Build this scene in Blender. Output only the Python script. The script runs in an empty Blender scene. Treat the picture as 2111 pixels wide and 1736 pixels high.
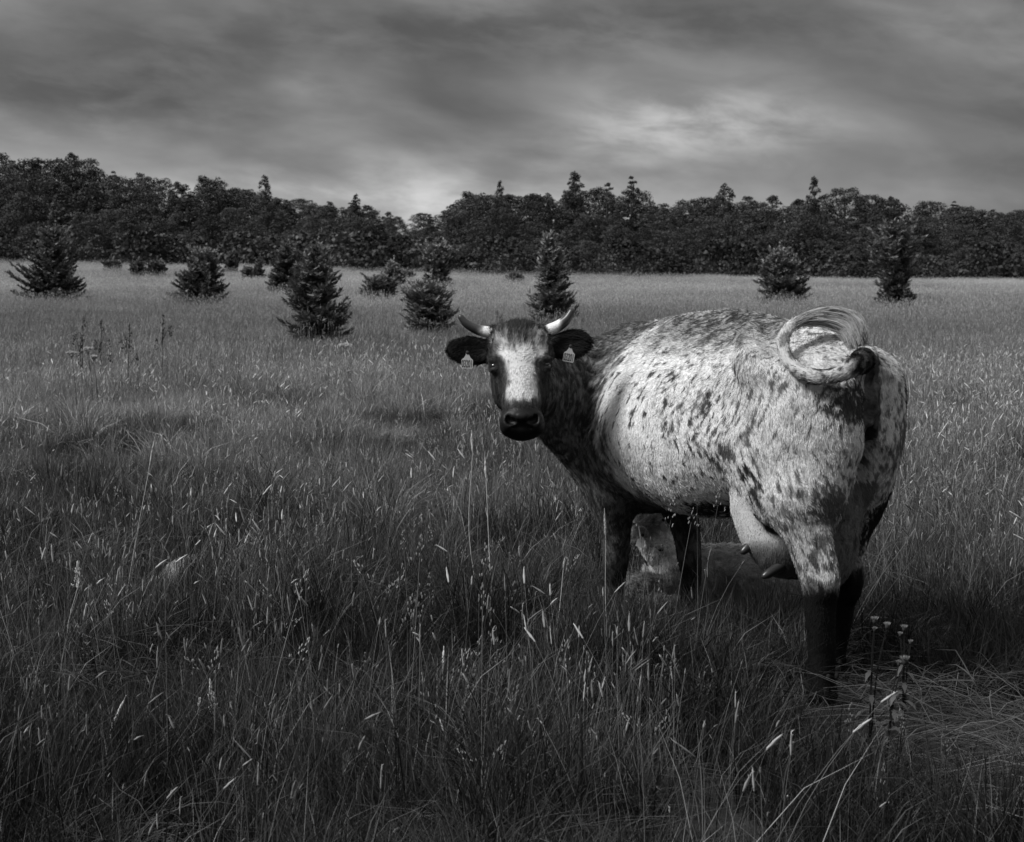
import bpy, bmesh, math, random
import numpy as np
from mathutils import Vector, Matrix

C = bpy.context.scene.collection
SC = bpy.context.scene
PI = math.pi

# ------------------------------------------------------------------ camera
F_PX, CX, CY, HOR, CAM_H = 4000.0, 1055.5, 868.0, 540.0, 1.72
PITCH = math.atan((CY - HOR) / F_PX)
cam_d = bpy.data.cameras.new('camera')
cam = bpy.data.objects.new('camera', cam_d)
C.objects.link(cam)
cam.location = (0, 0, CAM_H)
cam.rotation_euler = (PI / 2 - PITCH, 0, 0)
cam_d.sensor_width = 36.0
cam_d.lens = F_PX / 2111.0 * 36.0
cam_d.clip_start = 0.1
cam_d.clip_end = 5000
cam_d.dof.use_dof = True
cam_d.dof.focus_distance = 8.1
cam_d.dof.aperture_fstop = 11.0
SC.camera = cam

# ------------------------------------------------------------------ light
SUN_EL, SUN_AZ = math.radians(47), math.radians(-68)      # azimuth measured from +Y towards +X
SC.view_settings.view_transform = 'Standard'
SC.view_settings.look = 'None'
SC.view_settings.exposure = 0.4
SC.view_settings.gamma = 1.0
SC.view_settings.use_curve_mapping = False
world = bpy.data.worlds.new('World')
SC.world = world
world.use_nodes = True


def build_sky():
    """overcast: the clear-sky model, in grey, behind a nearly closed deck of streaked cloud"""
    nt = world.node_tree
    nt.nodes.clear()
    N, L = nt.nodes.new, nt.links.new

    def inp(sock, v):
        if hasattr(v, 'default_value'): L(v, sock)
        else: sock.default_value = v

    def M(op, a, b=0.0, c=0.0):
        n = N('ShaderNodeMath'); n.operation = op
        inp(n.inputs[0], a); inp(n.inputs[1], b); inp(n.inputs[2], c)
        return n.outputs[0]

    def ramp(x, a, b, u, v):
        n = N('ShaderNodeMapRange'); n.interpolation_type = 'SMOOTHSTEP'
        inp(n.inputs['Value'], x)
        for k, q in zip(('From Min', 'From Max', 'To Min', 'To Max'), (a, b, u, v)): inp(n.inputs[k], q)
        return n.outputs[0]

    def noise(vec, scale, det, rough=.5, dist=0.0):
        n = N('ShaderNodeTexNoise')
        L(vec, n.inputs['Vector'])
        n.inputs['Scale'].default_value = scale; n.inputs['Detail'].default_value = det
        n.inputs['Roughness'].default_value = rough; n.inputs['Distortion'].default_value = dist
        return n.outputs['Fac']
    tc = N('ShaderNodeTexCoord')
    sep = N('ShaderNodeSeparateXYZ'); L(tc.outputs['Generated'], sep.inputs[0])
    x, y, z = sep.outputs
    sky = N('ShaderNodeTexSky'); sky.sky_type = 'NISHITA'; sky.sun_disc = False
    sky.sun_elevation = SUN_EL; sky.sun_rotation = math.pi - SUN_AZ
    bw = N('ShaderNodeRGBToBW'); L(sky.outputs[0], bw.inputs[0])
    # cloud deck: streaks lie level, so the pattern is squeezed in height
    cmb = N('ShaderNodeCombineXYZ')
    L(M('ADD', x, M('MULTIPLY', z, .7)), cmb.inputs[0]); L(y, cmb.inputs[1]); L(M('MULTIPLY', z, 2.6), cmb.inputs[2])
    v = cmb.outputs[0]
    n1 = noise(v, 6.0, 4, .48, .5)
    n2 = noise(v, 17, 5, .52, .4)
    base = ramp(z, .005, .085, .255, .125)
    base = M('MULTIPLY', base, ramp(z, .12, .75, 1.0, 4.4))
    c = M('MULTIPLY', base, ramp(n1, .30, .70, .64, 1.42))
    c = M('MULTIPLY', c, ramp(n2, .28, .72, .86, 1.15))

    def blob(x0, z0, rx, rz, amp):
        dx = M('DIVIDE', M('SUBTRACT', x, x0), rx)
        dz = M('DIVIDE', M('SUBTRACT', z, z0), rz)
        q = M('ADD', M('MULTIPLY', dx, dx), M('MULTIPLY', dz, dz))
        e = M('POWER', 2.718, M('MULTIPLY', q, -1.0))
        return M('MULTIPLY', M('MULTIPLY', e, amp), ramp(y, 0, .2, 0, 1))
    n3 = noise(v, 24, 6, .56, .25)
    brk = ramp(n3, .32, .68, .25, 1.75)
    g = blob(.085, .070, .065, .017, 1.05)
    g = M('ADD', g, blob(-.10, .088, .03, .010, .55))
    g = M('ADD', g, blob(-.06, .034, .12, .020, .50))
    g = M('SUBTRACT', g, blob(-.19, .085, .12, .024, .32))
    g = M('SUBTRACT', g, blob(.02, .074, .06, .012, .22))
    g = M('SUBTRACT', g, blob(.30, .06, .07, .06, .35))
    g = M('SUBTRACT', g, blob(.03, .118, .22, .020, .30))
    c = M('MULTIPLY', c, M('ADD', 1.0, M('MULTIPLY', g, brk)))
    mix = M('ADD', M('MULTIPLY', c, 9.2), M('MULTIPLY', bw.outputs[0], .08))
    bg = N('ShaderNodeBackground')
    L(mix, bg.inputs['Color'])
    bg.inputs['Strength'].default_value = .1
    out = N('ShaderNodeOutputWorld')
    L(bg.outputs[0], out.inputs[0])


build_sky()
sun_d = bpy.data.lights.new('sun', 'SUN')
sun = bpy.data.objects.new('sun', sun_d)
C.objects.link(sun)
sun_d.energy = 3.8
sun_d.angle = math.radians(18)
sd = Vector((math.sin(SUN_AZ) * math.cos(SUN_EL) * 1, -math.cos(SUN_AZ) * math.cos(SUN_EL), math.sin(SUN_EL)))
sun.rotation_euler = sd.to_track_quat('Z', 'Y').to_euler()

# ------------------------------------------------------------------ helpers
CP, SP = math.cos(PITCH), math.sin(PITCH)


def ray(x, y):
    u, v = (x - CX) / F_PX, (CY - y) / F_PX
    return np.array([u, CP + v * SP, -SP + v * CP])


def at_depth(x, y, Y):
    d = ray(x, y)
    return np.array([0, 0, CAM_H]) + d * Y / d[1]


def ground_at(x, y, z=0.0):
    d = ray(x, y)
    return np.array([0, 0, CAM_H]) + d * (z - CAM_H) / d[2]


def tag(o, label=None, cat=None, group=None, kind=None):
    if label: o['label'] = label
    if cat: o['category'] = cat
    if group: o['group'] = group
    if kind: o['kind'] = kind
    return o


def link(name, data, parent=None, mat=None):
    o = bpy.data.objects.new(name, data)
    C.objects.link(o)
    if parent is not None: o.parent = parent
    if mat is not None and data is not None:
        data.materials.append(mat)
    return o


def mesh_np(name, verts, faces, smooth=True):
    """faces: (n,3) or (n,4) int array"""
    me = bpy.data.meshes.new(name)
    verts = np.asarray(verts, np.float32)
    faces = np.asarray(faces, np.int32)
    k = faces.shape[1]
    me.vertices.add(len(verts))
    me.vertices.foreach_set('co', verts.ravel())
    me.loops.add(faces.size)
    me.loops.foreach_set('vertex_index', faces.ravel())
    me.polygons.add(len(faces))
    me.polygons.foreach_set('loop_start', np.arange(0, faces.size, k, dtype=np.int32))
    me.polygons.foreach_set('loop_total', np.full(len(faces), k, np.int32))
    me.update(calc_edges=True)
    if smooth:
        me.polygons.foreach_set('use_smooth', np.ones(len(faces), bool))
    me.validate()
    return me


def point_attr(me, name, vals, typ='FLOAT'):
    a = me.attributes.new(name, typ, 'POINT')
    a.data.foreach_set('value' if typ == 'FLOAT' else 'vector', np.asarray(vals, np.float32).ravel())


def sstep(a, b, x):
    t = np.clip((x - a) / (b - a), 0, 1)
    return t * t * (3 - 2 * t)


_rs = np.random.RandomState(5)
_LAT = _rs.rand(64, 64, 64).astype(np.float32)


def vnoise(P):
    """smooth value noise 0..1 at points P (n,3)"""
    P = np.asarray(P, np.float64)
    i = np.floor(P).astype(np.int64)
    f = P - i
    f = f * f * (3 - 2 * f)
    r = 0
    for dx in (0, 1):
        for dy in (0, 1):
            for dz in (0, 1):
                w = (f[:, 0] if dx else 1 - f[:, 0]) * (f[:, 1] if dy else 1 - f[:, 1]) * (f[:, 2] if dz else 1 - f[:, 2])
                r = r + w * _LAT[(i[:, 0] + dx) % 64, (i[:, 1] + dy) % 64, (i[:, 2] + dz) % 64]
    return r


def fbm(P, o=3):
    r, a, t = 0, 1.0, 0
    P = np.asarray(P, np.float64)
    for k in range(o):
        r = r + a * vnoise(P * 2 ** k + 17.3 * k)
        t += a
        a *= .5
    return r / t


def spline(P, sub=4):
    """catmull-rom through P"""
    P = np.asarray(P, float)
    Q = np.concatenate([[2 * P[0] - P[1]], P, [2 * P[-1] - P[-2]]])
    out = []
    for i in range(len(P) - 1):
        a, b, c, d = Q[i:i + 4]
        for t in np.arange(sub) / sub:
            out.append(.5 * (2 * b + (c - a) * t + (2 * a - 5 * b + 4 * c - d) * t * t + (3 * b - a - 3 * c + d) * t ** 3))
    out.append(P[-1])
    return np.array(out)


# ------------------------------------------------------------------ smooth solid modelling on a grid
class Solid:
    def __init__(self, lo, hi, h):
        self.lo, self.h = np.array(lo, np.float32), h
        n = np.ceil((np.array(hi) - np.array(lo)) / h).astype(int) + 1
        self.ax = [self.lo[k] + h * np.arange(n[k], dtype=np.float32) for k in range(3)]
        self.D = np.full(n, .25, np.float32)

    def _box(self, lo, hi):
        s = []
        for k in range(3):
            i0 = int(np.clip(np.floor((lo[k] - self.lo[k]) / self.h), 0, len(self.ax[k]) - 1))
            i1 = int(np.clip(np.ceil((hi[k] - self.lo[k]) / self.h) + 1, i0 + 1, len(self.ax[k])))
            s.append(slice(i0, i1))
        return tuple(s)

    def op(self, fn, lo, hi, k=.03, mode='add'):
        m = k + .03
        s = self._box(np.array(lo) - m, np.array(hi) + m)
        X, Y, Z = np.meshgrid(self.ax[0][s[0]], self.ax[1][s[1]], self.ax[2][s[2]], indexing='ij')
        d = fn(X, Y, Z).astype(np.float32)
        A = self.D[s]
        if mode == 'add':
            q = np.clip(k - np.abs(A - d), 0, None) / k
            self.D[s] = np.minimum(A, d) - q * q * k * .25
        else:
            q = np.clip(k - np.abs(A + d), 0, None) / k
            self.D[s] = np.maximum(A, -d) + q * q * k * .25

    def ell(self, c, r, R=None, k=.03, mode='add'):
        c, r = np.array(c, float), np.array(r, float)
        Rm = np.eye(3) if R is None else np.array(R, float)    # columns: ellipsoid axes

        def fn(X, Y, Z):
            dx, dy, dz = X - c[0], Y - c[1], Z - c[2]
            p = [dx * Rm[0, i] + dy * Rm[1, i] + dz * Rm[2, i] for i in range(3)]
            k0 = np.sqrt(sum((p[i] / r[i]) ** 2 for i in range(3)))
            k1 = np.sqrt(sum((p[i] / r[i] ** 2) ** 2 for i in range(3)))
            return k0 * (k0 - 1) / np.maximum(k1, 1e-6)
        e = np.sqrt(((Rm * r) ** 2).sum(1))
        self.op(fn, c - e, c + e, k, mode)

    def cone(self, a, b, ra, rb, k=.03, flat=None):
        """round cone from a to b; flat=(axis, factor) squeezes the section along a unit axis"""
        a, b = np.array(a, float), np.array(b, float)
        ba = b - a
        L2 = ba @ ba
        fx = None if flat is None else (np.array(flat[0], float), flat[1])

        def fn(X, Y, Z):
            px, py, pz = X - a[0], Y - a[1], Z - a[2]
            t = np.clip((px * ba[0] + py * ba[1] + pz * ba[2]) / L2, 0, 1)
            qx, qy, qz = px - t * ba[0], py - t * ba[1], pz - t * ba[2]
            sc = 1.0
            if fx is not None:
                u, f = fx
                c = qx * u[0] + qy * u[1] + qz * u[2]
                d = np.sqrt(np.maximum(qx * qx + qy * qy + qz * qz - c * c, 0) + (c / f) ** 2)
                sc = min(f, 1.0)
            else:
                d = np.sqrt(qx * qx + qy * qy + qz * qz)
            return (d - (ra + (rb - ra) * t)) * sc
        R = max(ra, rb) * (max(1, flat[1]) if flat else 1)
        self.op(fn, np.minimum(a, b) - R, np.maximum(a, b) + R, k)

    def chain(self, pts, radii, k=.03, sub=4, cut=False):
        """tapering tube along a smooth curve, blended in once"""
        P, R = spline(np.array(pts, float), sub), spline(np.array(radii, float)[:, None], sub)[:, 0]

        def fn(X, Y, Z):
            D = np.full(X.shape, 9., np.float32)
            for i in range(len(P) - 1):
                a, ba = P[i], P[i + 1] - P[i]
                px, py, pz = X - a[0], Y - a[1], Z - a[2]
                t = np.clip((px * ba[0] + py * ba[1] + pz * ba[2]) / (ba @ ba), 0, 1)
                d = np.sqrt((px - t * ba[0]) ** 2 + (py - t * ba[1]) ** 2 + (pz - t * ba[2]) ** 2)
                D = np.minimum(D, d - (R[i] + (R[i + 1] - R[i]) * t))
            return D
        m = R.max()
        self.op(fn, P.min(0) - m, P.max(0) + m, k, 'cut' if cut else 'add')

    def loft(self, xs, top, bot, hw, zc, nt, nb, k=.05):
        """body along x: section with its own top, bottom, half width and height of the widest point"""
        xs = np.array(xs, float)

        def fn(X, Y, Z):
            g = X[:, 0, 0]
            xc = np.clip(g, xs[0], xs[-1])

            def I(v):
                # smooth (catmull-rom like) interpolation
                v = np.array(v, float)
                m = np.gradient(v, xs)
                j = np.clip(np.searchsorted(xs, xc) - 1, 0, len(xs) - 2)
                w = xs[j + 1] - xs[j]
                t = (xc - xs[j]) / w
                h00, h10 = 2 * t ** 3 - 3 * t ** 2 + 1, t ** 3 - 2 * t ** 2 + t
                h01, h11 = -2 * t ** 3 + 3 * t ** 2, t ** 3 - t ** 2
                return (h00 * v[j] + h10 * w * m[j] + h01 * v[j + 1] + h11 * w * m[j + 1])[:, None, None]
            T, B, W, ZC, NT, NB = I(top), I(bot), I(hw), I(zc), I(nt), I(nb)
            up = Z > ZC
            hz = np.where(up, T - ZC, ZC - B)
            n = np.where(up, NT, NB)
            ry, rz = np.abs(Y) / W, np.abs(Z - ZC) / hz
            rho = (ry ** n + rz ** n + 1e-9) ** (1 / n)
            d = (rho - 1) * np.minimum(W, hz)
            ex = np.abs(X - np.clip(X, xs[0], xs[-1]))
            return np.where(ex > 0, np.sqrt(np.maximum(d, 0) ** 2 + ex ** 2), d)
        m = max(hw)
        self.op(fn, (xs[0], -m, min(bot)), (xs[-1], m, max(top)), k)

    def mesh(self, smooth=4):
        D, h = self.D, self.h
        inside = D < 0
        n = D.shape
        c = np.zeros((n[0] - 1, n[1] - 1, n[2] - 1), np.int8)
        for dx in (0, 1):
            for dy in (0, 1):
                for dz in (0, 1):
                    c += inside[dx:n[0] - 1 + dx, dy:n[1] - 1 + dy, dz:n[2] - 1 + dz]
        act = (c > 0) & (c < 8)
        idx = np.full(act.shape, -1, np.int64)
        cells = np.argwhere(act)
        idx[act] = np.arange(len(cells))
        acc = np.zeros((len(cells), 3))
        cnt = np.zeros(len(cells))
        corners = [(x, y, z) for x in (0, 1) for y in (0, 1) for z in (0, 1)]
        cv = {q: D[cells[:, 0] + q[0], cells[:, 1] + q[1], cells[:, 2] + q[2]] for q in corners}
        for q in corners:
            for axn in range(3):
                if q[axn] == 0:
                    q2 = list(q); q2[axn] = 1; q2 = tuple(q2)
                    A, B = cv[q], cv[q2]
                    m = (A < 0) != (B < 0)
                    t = np.where(m, A / np.where(A - B == 0, 1, A - B), 0)
                    p = np.array(q, float)[None, :].repeat(len(cells), 0)
                    p[:, axn] = t
                    acc[m] += p[m]
                    cnt[m] += 1
        V = self.lo + h * (cells + acc / cnt[:, None])
        Fs = []
        for axn in range(3):
            s0 = [slice(1, -1)] * 3; s0[axn] = slice(0, -1)
            s1 = list(s0); s1[axn] = slice(1, None)
            A, B = inside[tuple(s0)], inside[tuple(s1)]
            e = np.argwhere(A != B)
            flip = A[e[:, 0], e[:, 1], e[:, 2]]
            o = np.array([1, 1, 1]); o[axn] = 0
            e = e + o
            u, v = [k for k in range(3) if k != axn]
            if axn == 1: u, v = v, u
            def cell(du, dv):
                q = e.copy(); q[:, u] -= du; q[:, v] -= dv
                return idx[q[:, 0], q[:, 1], q[:, 2]]
            f = np.stack([cell(1, 1), cell(0, 1), cell(0, 0), cell(1, 0)], 1)
            f[~flip] = f[~flip][:, ::-1]
            Fs.append(f)
        Fc = np.concatenate(Fs)
        # smoothing
        E = np.concatenate([Fc[:, [0, 1]], Fc[:, [1, 2]], Fc[:, [2, 3]], Fc[:, [3, 0]]])
        deg = np.bincount(E.ravel(), minlength=len(V))
        for it in range(smooth):
            for lam in (.5, -.52):
                S = np.zeros_like(V)
                for kx in range(3):
                    S[:, kx] = np.bincount(E[:, 0], V[E[:, 1], kx], len(V)) + np.bincount(E[:, 1], V[E[:, 0], kx], len(V))
                V = V + lam * (S / deg[:, None] - V)
        return V, Fc


def vnormals(V, Fq):
    fn = np.cross(V[Fq[:, 2]] - V[Fq[:, 0]], V[Fq[:, 3]] - V[Fq[:, 1]])
    N = np.zeros_like(V)
    for k in range(Fq.shape[1]):
        for kx in range(3):
            N[:, kx] += np.bincount(Fq[:, k], fn[:, kx], len(V))
    return N / np.maximum(np.linalg.norm(N, axis=1, keepdims=True), 1e-12)



def tube_mesh(name, pts, radii, sides=14, sub=4, cap=True):
    P, R = spline(np.array(pts, float), sub), spline(np.array(radii, float)[:, None], sub)[:, 0]
    T = np.gradient(P, axis=0)
    T /= np.linalg.norm(T, axis=1, keepdims=True)
    up = np.array([0, 0, 1.]) if abs(T[0] @ np.array([0, 0, 1.])) < .9 else np.array([1., 0, 0])
    V = []
    ang = np.arange(sides) * 2 * PI / sides
    for p, t, r in zip(P, T, R):
        a = np.cross(t, up); a /= np.linalg.norm(a)
        b = np.cross(a, t)
        up = np.cross(a, t) if False else b
        V.append(p + r * (np.cos(ang)[:, None] * a + np.sin(ang)[:, None] * b))
    m = len(P)
    # rounded tip
    tip = P[-1] + T[-1] * R[-1] * .5
    V.append(tip + .55 * (V[-1] - P[-1])); m += 1
    V = np.concatenate(V + [tip[None] + T[-1] * R[-1] * .25])
    F = []
    for i in range(m - 1):
        for k in range(sides):
            k2 = (k + 1) % sides
            F.append((i * sides + k, i * sides + k2, (i + 1) * sides + k2, (i + 1) * sides + k))
    top = m * sides
    for k in range(0, sides, 2):
        F.append(((m - 1) * sides + k, (m - 1) * sides + (k + 1) % sides, (m - 1) * sides + (k + 2) % sides, top))
    return mesh_np(name, V, F), V



# ------------------------------------------------------------------ materials
def principled(name, col=.5, rough=.6, spec=.3):
    m = bpy.data.materials.new(name)
    m.use_nodes = True
    b = m.node_tree.nodes['Principled BSDF']
    b.inputs['Base Color'].default_value = (col, col, col, 1)
    b.inputs['Roughness'].default_value = rough
    b.inputs['Specular IOR Level'].default_value = spec
    return m, m.node_tree, b


# ================================================================== GROUND
def terrain(x, y):
    x, y = np.asarray(x, float), np.asarray(y, float)
    far = sstep(55, 140, y)
    z = far * np.clip(.42 - .022 * x, -.1, 1.9)
    z = z + sstep(140, 215, y) * 3.2
    amp = .05 * sstep(10.5, 18, y) + .10 * sstep(20, 60, y)
    P = np.stack([x * .11, y * .11, np.zeros_like(x)], -1).reshape(-1, 3)
    z = z + amp * (fbm(P + 50, 2).reshape(x.shape) - .5) * 2
    return z


def build_ground():
    n = 200
    u = np.linspace(-1, 1, n)
    xs = np.sign(u) * (np.abs(u) ** 2.6 * 690 + np.abs(u) * 10)
    v = np.linspace(-.45, 1, n)
    ys = 8 + np.sign(v) * (np.abs(v) ** 2.6 * 780 + np.abs(v) * 12)
    X, Y = np.meshgrid(xs, ys, indexing='ij')
    V = np.stack([X, Y, terrain(X, Y)], -1).reshape(-1, 3)
    i = np.arange(n * n).reshape(n, n)
    F = np.stack([i[:-1, :-1], i[1:, :-1], i[1:, 1:], i[:-1, 1:]], -1).reshape(-1, 4)
    me = mesh_np('ground', V, F)
    m, nt, b = principled('meadow_soil', .04, .9, .1)
    N, L = nt.nodes.new, nt.links.new
    tc = N('ShaderNodeTexCoord')
    n1 = N('ShaderNodeTexNoise'); n1.inputs['Scale'].default_value = .35; n1.inputs['Detail'].default_value = 5
    n2 = N('ShaderNodeTexNoise'); n2.inputs['Scale'].default_value = 26; n2.inputs['Detail'].default_value = 6; n2.inputs['Roughness'].default_value = .7
    L(tc.outputs['Object'], n1.inputs['Vector']); L(tc.outputs['Object'], n2.inputs['Vector'])
    mu = N('ShaderNodeMath'); mu.operation = 'MULTIPLY'; L(n1.outputs['Fac'], mu.inputs[0]); L(n2.outputs['Fac'], mu.inputs[1])
    mr = N('ShaderNodeMapRange'); mr.inputs['From Min'].default_value = .1; mr.inputs['From Max'].default_value = .42
    mr.inputs['To Min'].default_value = .018; mr.inputs['To Max'].default_value = .07
    L(mu.outputs[0], mr.inputs['Value']); L(mr.outputs[0], b.inputs['Base Color'])
    bp = N('ShaderNodeBump'); bp.inputs['Distance'].default_value = .03; L(n2.outputs['Fac'], bp.inputs['Height']); L(bp.outputs[0], b.inputs['Normal'])
    tag(link('ground', me, None, m), kind='structure')


build_ground()


def find_ground(xd, yd, h=0.0, y0=5.0, y1=200.0):
    """ground point whose spot at height h above it is seen at this place of the photograph"""
    d, o = ray(xd, yd), np.array([0, 0, CAM_H])
    Y = np.geomspace(y0, y1, 4000)
    Pz = o[2] + d[2] * Y / d[1]
    X = d[0] * Y / d[1]
    g = terrain(X, Y) + h
    k = np.argmax(Pz <= g) if (Pz <= g).any() else len(Y) - 1
    return np.array([X[k], Y[k], terrain(X[k], Y[k])])


# ------------------------------------------------------------------ leaf and blade materials
def foliage_material(name, lo, hi, trans=.25, rough=.6, tone=False, spec=.2):
    """albedo between lo and hi by each leaf's own 'shade' (0..1)"""
    m = bpy.data.materials.new(name)
    m.use_nodes = True
    nt = m.node_tree
    N, L = nt.nodes.new, nt.links.new
    b = nt.nodes['Principled BSDF']
    b.inputs['Roughness'].default_value = rough
    b.inputs['Specular IOR Level'].default_value = spec
    a = N('ShaderNodeAttribute'); a.attribute_name = 'shade'
    mr = N('ShaderNodeMapRange'); mr.clamp = False
    mr.inputs['To Min'].default_value = lo; mr.inputs['To Max'].default_value = hi
    L(a.outputs['Fac'], mr.inputs['Value'])
    col = mr.outputs[0]
    if tone:
        t = N('ShaderNodeAttribute'); t.attribute_type = 'INSTANCER'; t.attribute_name = 'tone'
        mu = N('ShaderNodeMath'); mu.operation = 'MULTIPLY'
        L(col, mu.inputs[0]); L(t.outputs['Fac'], mu.inputs[1])
        col = mu.outputs[0]
    else:
        oi = N('ShaderNodeObjectInfo')
        m2 = N('ShaderNodeMapRange'); m2.inputs['To Min'].default_value = .75; m2.inputs['To Max'].default_value = 1.35
        L(oi.outputs['Random'], m2.inputs['Value'])
        mu = N('ShaderNodeMath'); mu.operation = 'MULTIPLY'
        L(col, mu.inputs[0]); L(m2.outputs[0], mu.inputs[1])
        col = mu.outputs[0]
    L(col, b.inputs['Base Color'])
    if trans:
        tr = N('ShaderNodeBsdfTranslucent'); L(col, tr.inputs['Color'])
        mx = N('ShaderNodeMixShader'); mx.inputs[0].default_value = trans
        L(b.outputs[0], mx.inputs[1]); L(tr.outputs[0], mx.inputs[2])
        L(mx.outputs[0], nt.nodes['Material Output'].inputs['Surface'])
    return m


class Tri:
    """collects triangles with a shade per corner point"""
    def __init__(self): self.V, self.F, self.S, self.n = [], [], [], 0

    def add(self, V, F, S):
        V = np.asarray(V, np.float32).reshape(-1, 3)
        self.V.append(V); self.F.append(np.asarray(F, np.int32) + self.n)
        self.S.append(np.broadcast_to(np.asarray(S, np.float32), (len(V),)).copy())
        self.n += len(V)

    def strips(self, P, W, S):
        """P (n,K,3) centre lines, W (n,K,3) half-width vectors, S (n,) shades"""
        n, K, _ = P.shape
        V = np.stack([P - W, P + W], 2).reshape(n, K * 2, 3)
        f = []
        for k in range(K - 1):
            a = 2 * k
            f += [(a, a + 1, a + 3), (a, a + 3, a + 2)]
        f = np.array(f)
        F = (f[None] + (np.arange(n) * K * 2)[:, None, None]).reshape(-1, 3)
        self.add(V.reshape(-1, 3), F, np.repeat(S, K * 2))

    def quads(self, Cn, U, Vv, S):
        """centres, half-axis vectors"""
        n = len(Cn)
        V = np.stack([Cn - U - Vv * .2, Cn - Vv, Cn + U - Vv * .2, Cn + Vv], 1)
        f = np.array([(0, 1, 2), (0, 2, 3)])
        F = (f[None] + (np.arange(n) * 4)[:, None, None]).reshape(-1, 3)
        self.add(V.reshape(-1, 3), F, np.repeat(S, 4))

    def spindles(self, A, B, r, S, sides=5):
        """slim seed heads from A to B"""
        n = len(A)
        T = B - A
        L_ = np.linalg.norm(T, axis=1, keepdims=True)
        T = T / L_
        up = np.where(np.abs(T[:, 2:3]) > .9, np.array([[1., 0, 0]]), np.array([[0, 0, 1.]]))
        X = np.cross(T, up); X /= np.linalg.norm(X, axis=1, keepdims=True)
        Y = np.cross(T, X)
        rings = []
        for t, q in ((.12, .65), (.45, 1.0), (.78, .62)):
            for k in range(sides):
                a = 2 * PI * k / sides + t * 2
                rings.append(A + (B - A) * t + (X * math.cos(a) + Y * math.sin(a)) * (np.asarray(r).reshape(-1, 1) * q))
        V = np.stack([A] + rings + [B], 1)
        f = []
        for k in range(sides):
            k2 = (k + 1) % sides
            f.append((0, 1 + k2, 1 + k))
            for q in range(2):
                a, b = 1 + q * sides, 1 + (q + 1) * sides
                f += [(a + k, a + k2, b + k2), (a + k, b + k2, b + k)]
            f.append((1 + 2 * sides + k, 1 + 2 * sides + k2, 1 + 3 * sides))
        f = np.array(f)
        m = 2 + 3 * sides
        F = (f[None] + (np.arange(n) * m)[:, None, None]).reshape(-1, 3)
        self.add(V.reshape(-1, 3), F, np.repeat(S, m))

    def mesh(self, name, smooth=False):
        me = mesh_np(name, np.concatenate(self.V), np.concatenate(self.F), smooth)
        point_attr(me, 'shade', np.concatenate(self.S))
        return me


# ================================================================== TREES
LEAF = foliage_material('tree_leaf', .010, .072, .15, .55)
NEEDLE = foliage_material('spruce_needle', .018, .20, .12, .6)
BARK, _nt, _b = principled('bark', .045, .9, .1)
_n = _nt.nodes.new('ShaderNodeTexNoise'); _n.inputs['Scale'].default_value = 14; _n.inputs['Detail'].default_value = 5
_r = _nt.nodes.new('ShaderNodeMapRange'); _r.inputs['To Min'].default_value = .02; _r.inputs['To Max'].default_value = .10
_nt.links.new(_n.outputs['Fac'], _r.inputs['Value']); _nt.links.new(_r.outputs[0], _b.inputs['Base Color'])


def limb_mesh(name, limbs, sides=7):
    """limbs: list of (points, radii)"""
    VV, FF, o = [], [], 0
    for pts, rad in limbs:
        me, V = tube_mesh('tmp', pts, rad, sides, 3)
        F = np.array([tuple(p.vertices) for p in me.polygons if len(p.vertices) == 4])
        bpy.data.meshes.remove(me)
        VV.append(V); FF.append(F + o); o += len(V)
    return mesh_np(name, np.concatenate(VV), np.concatenate(FF))


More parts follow.
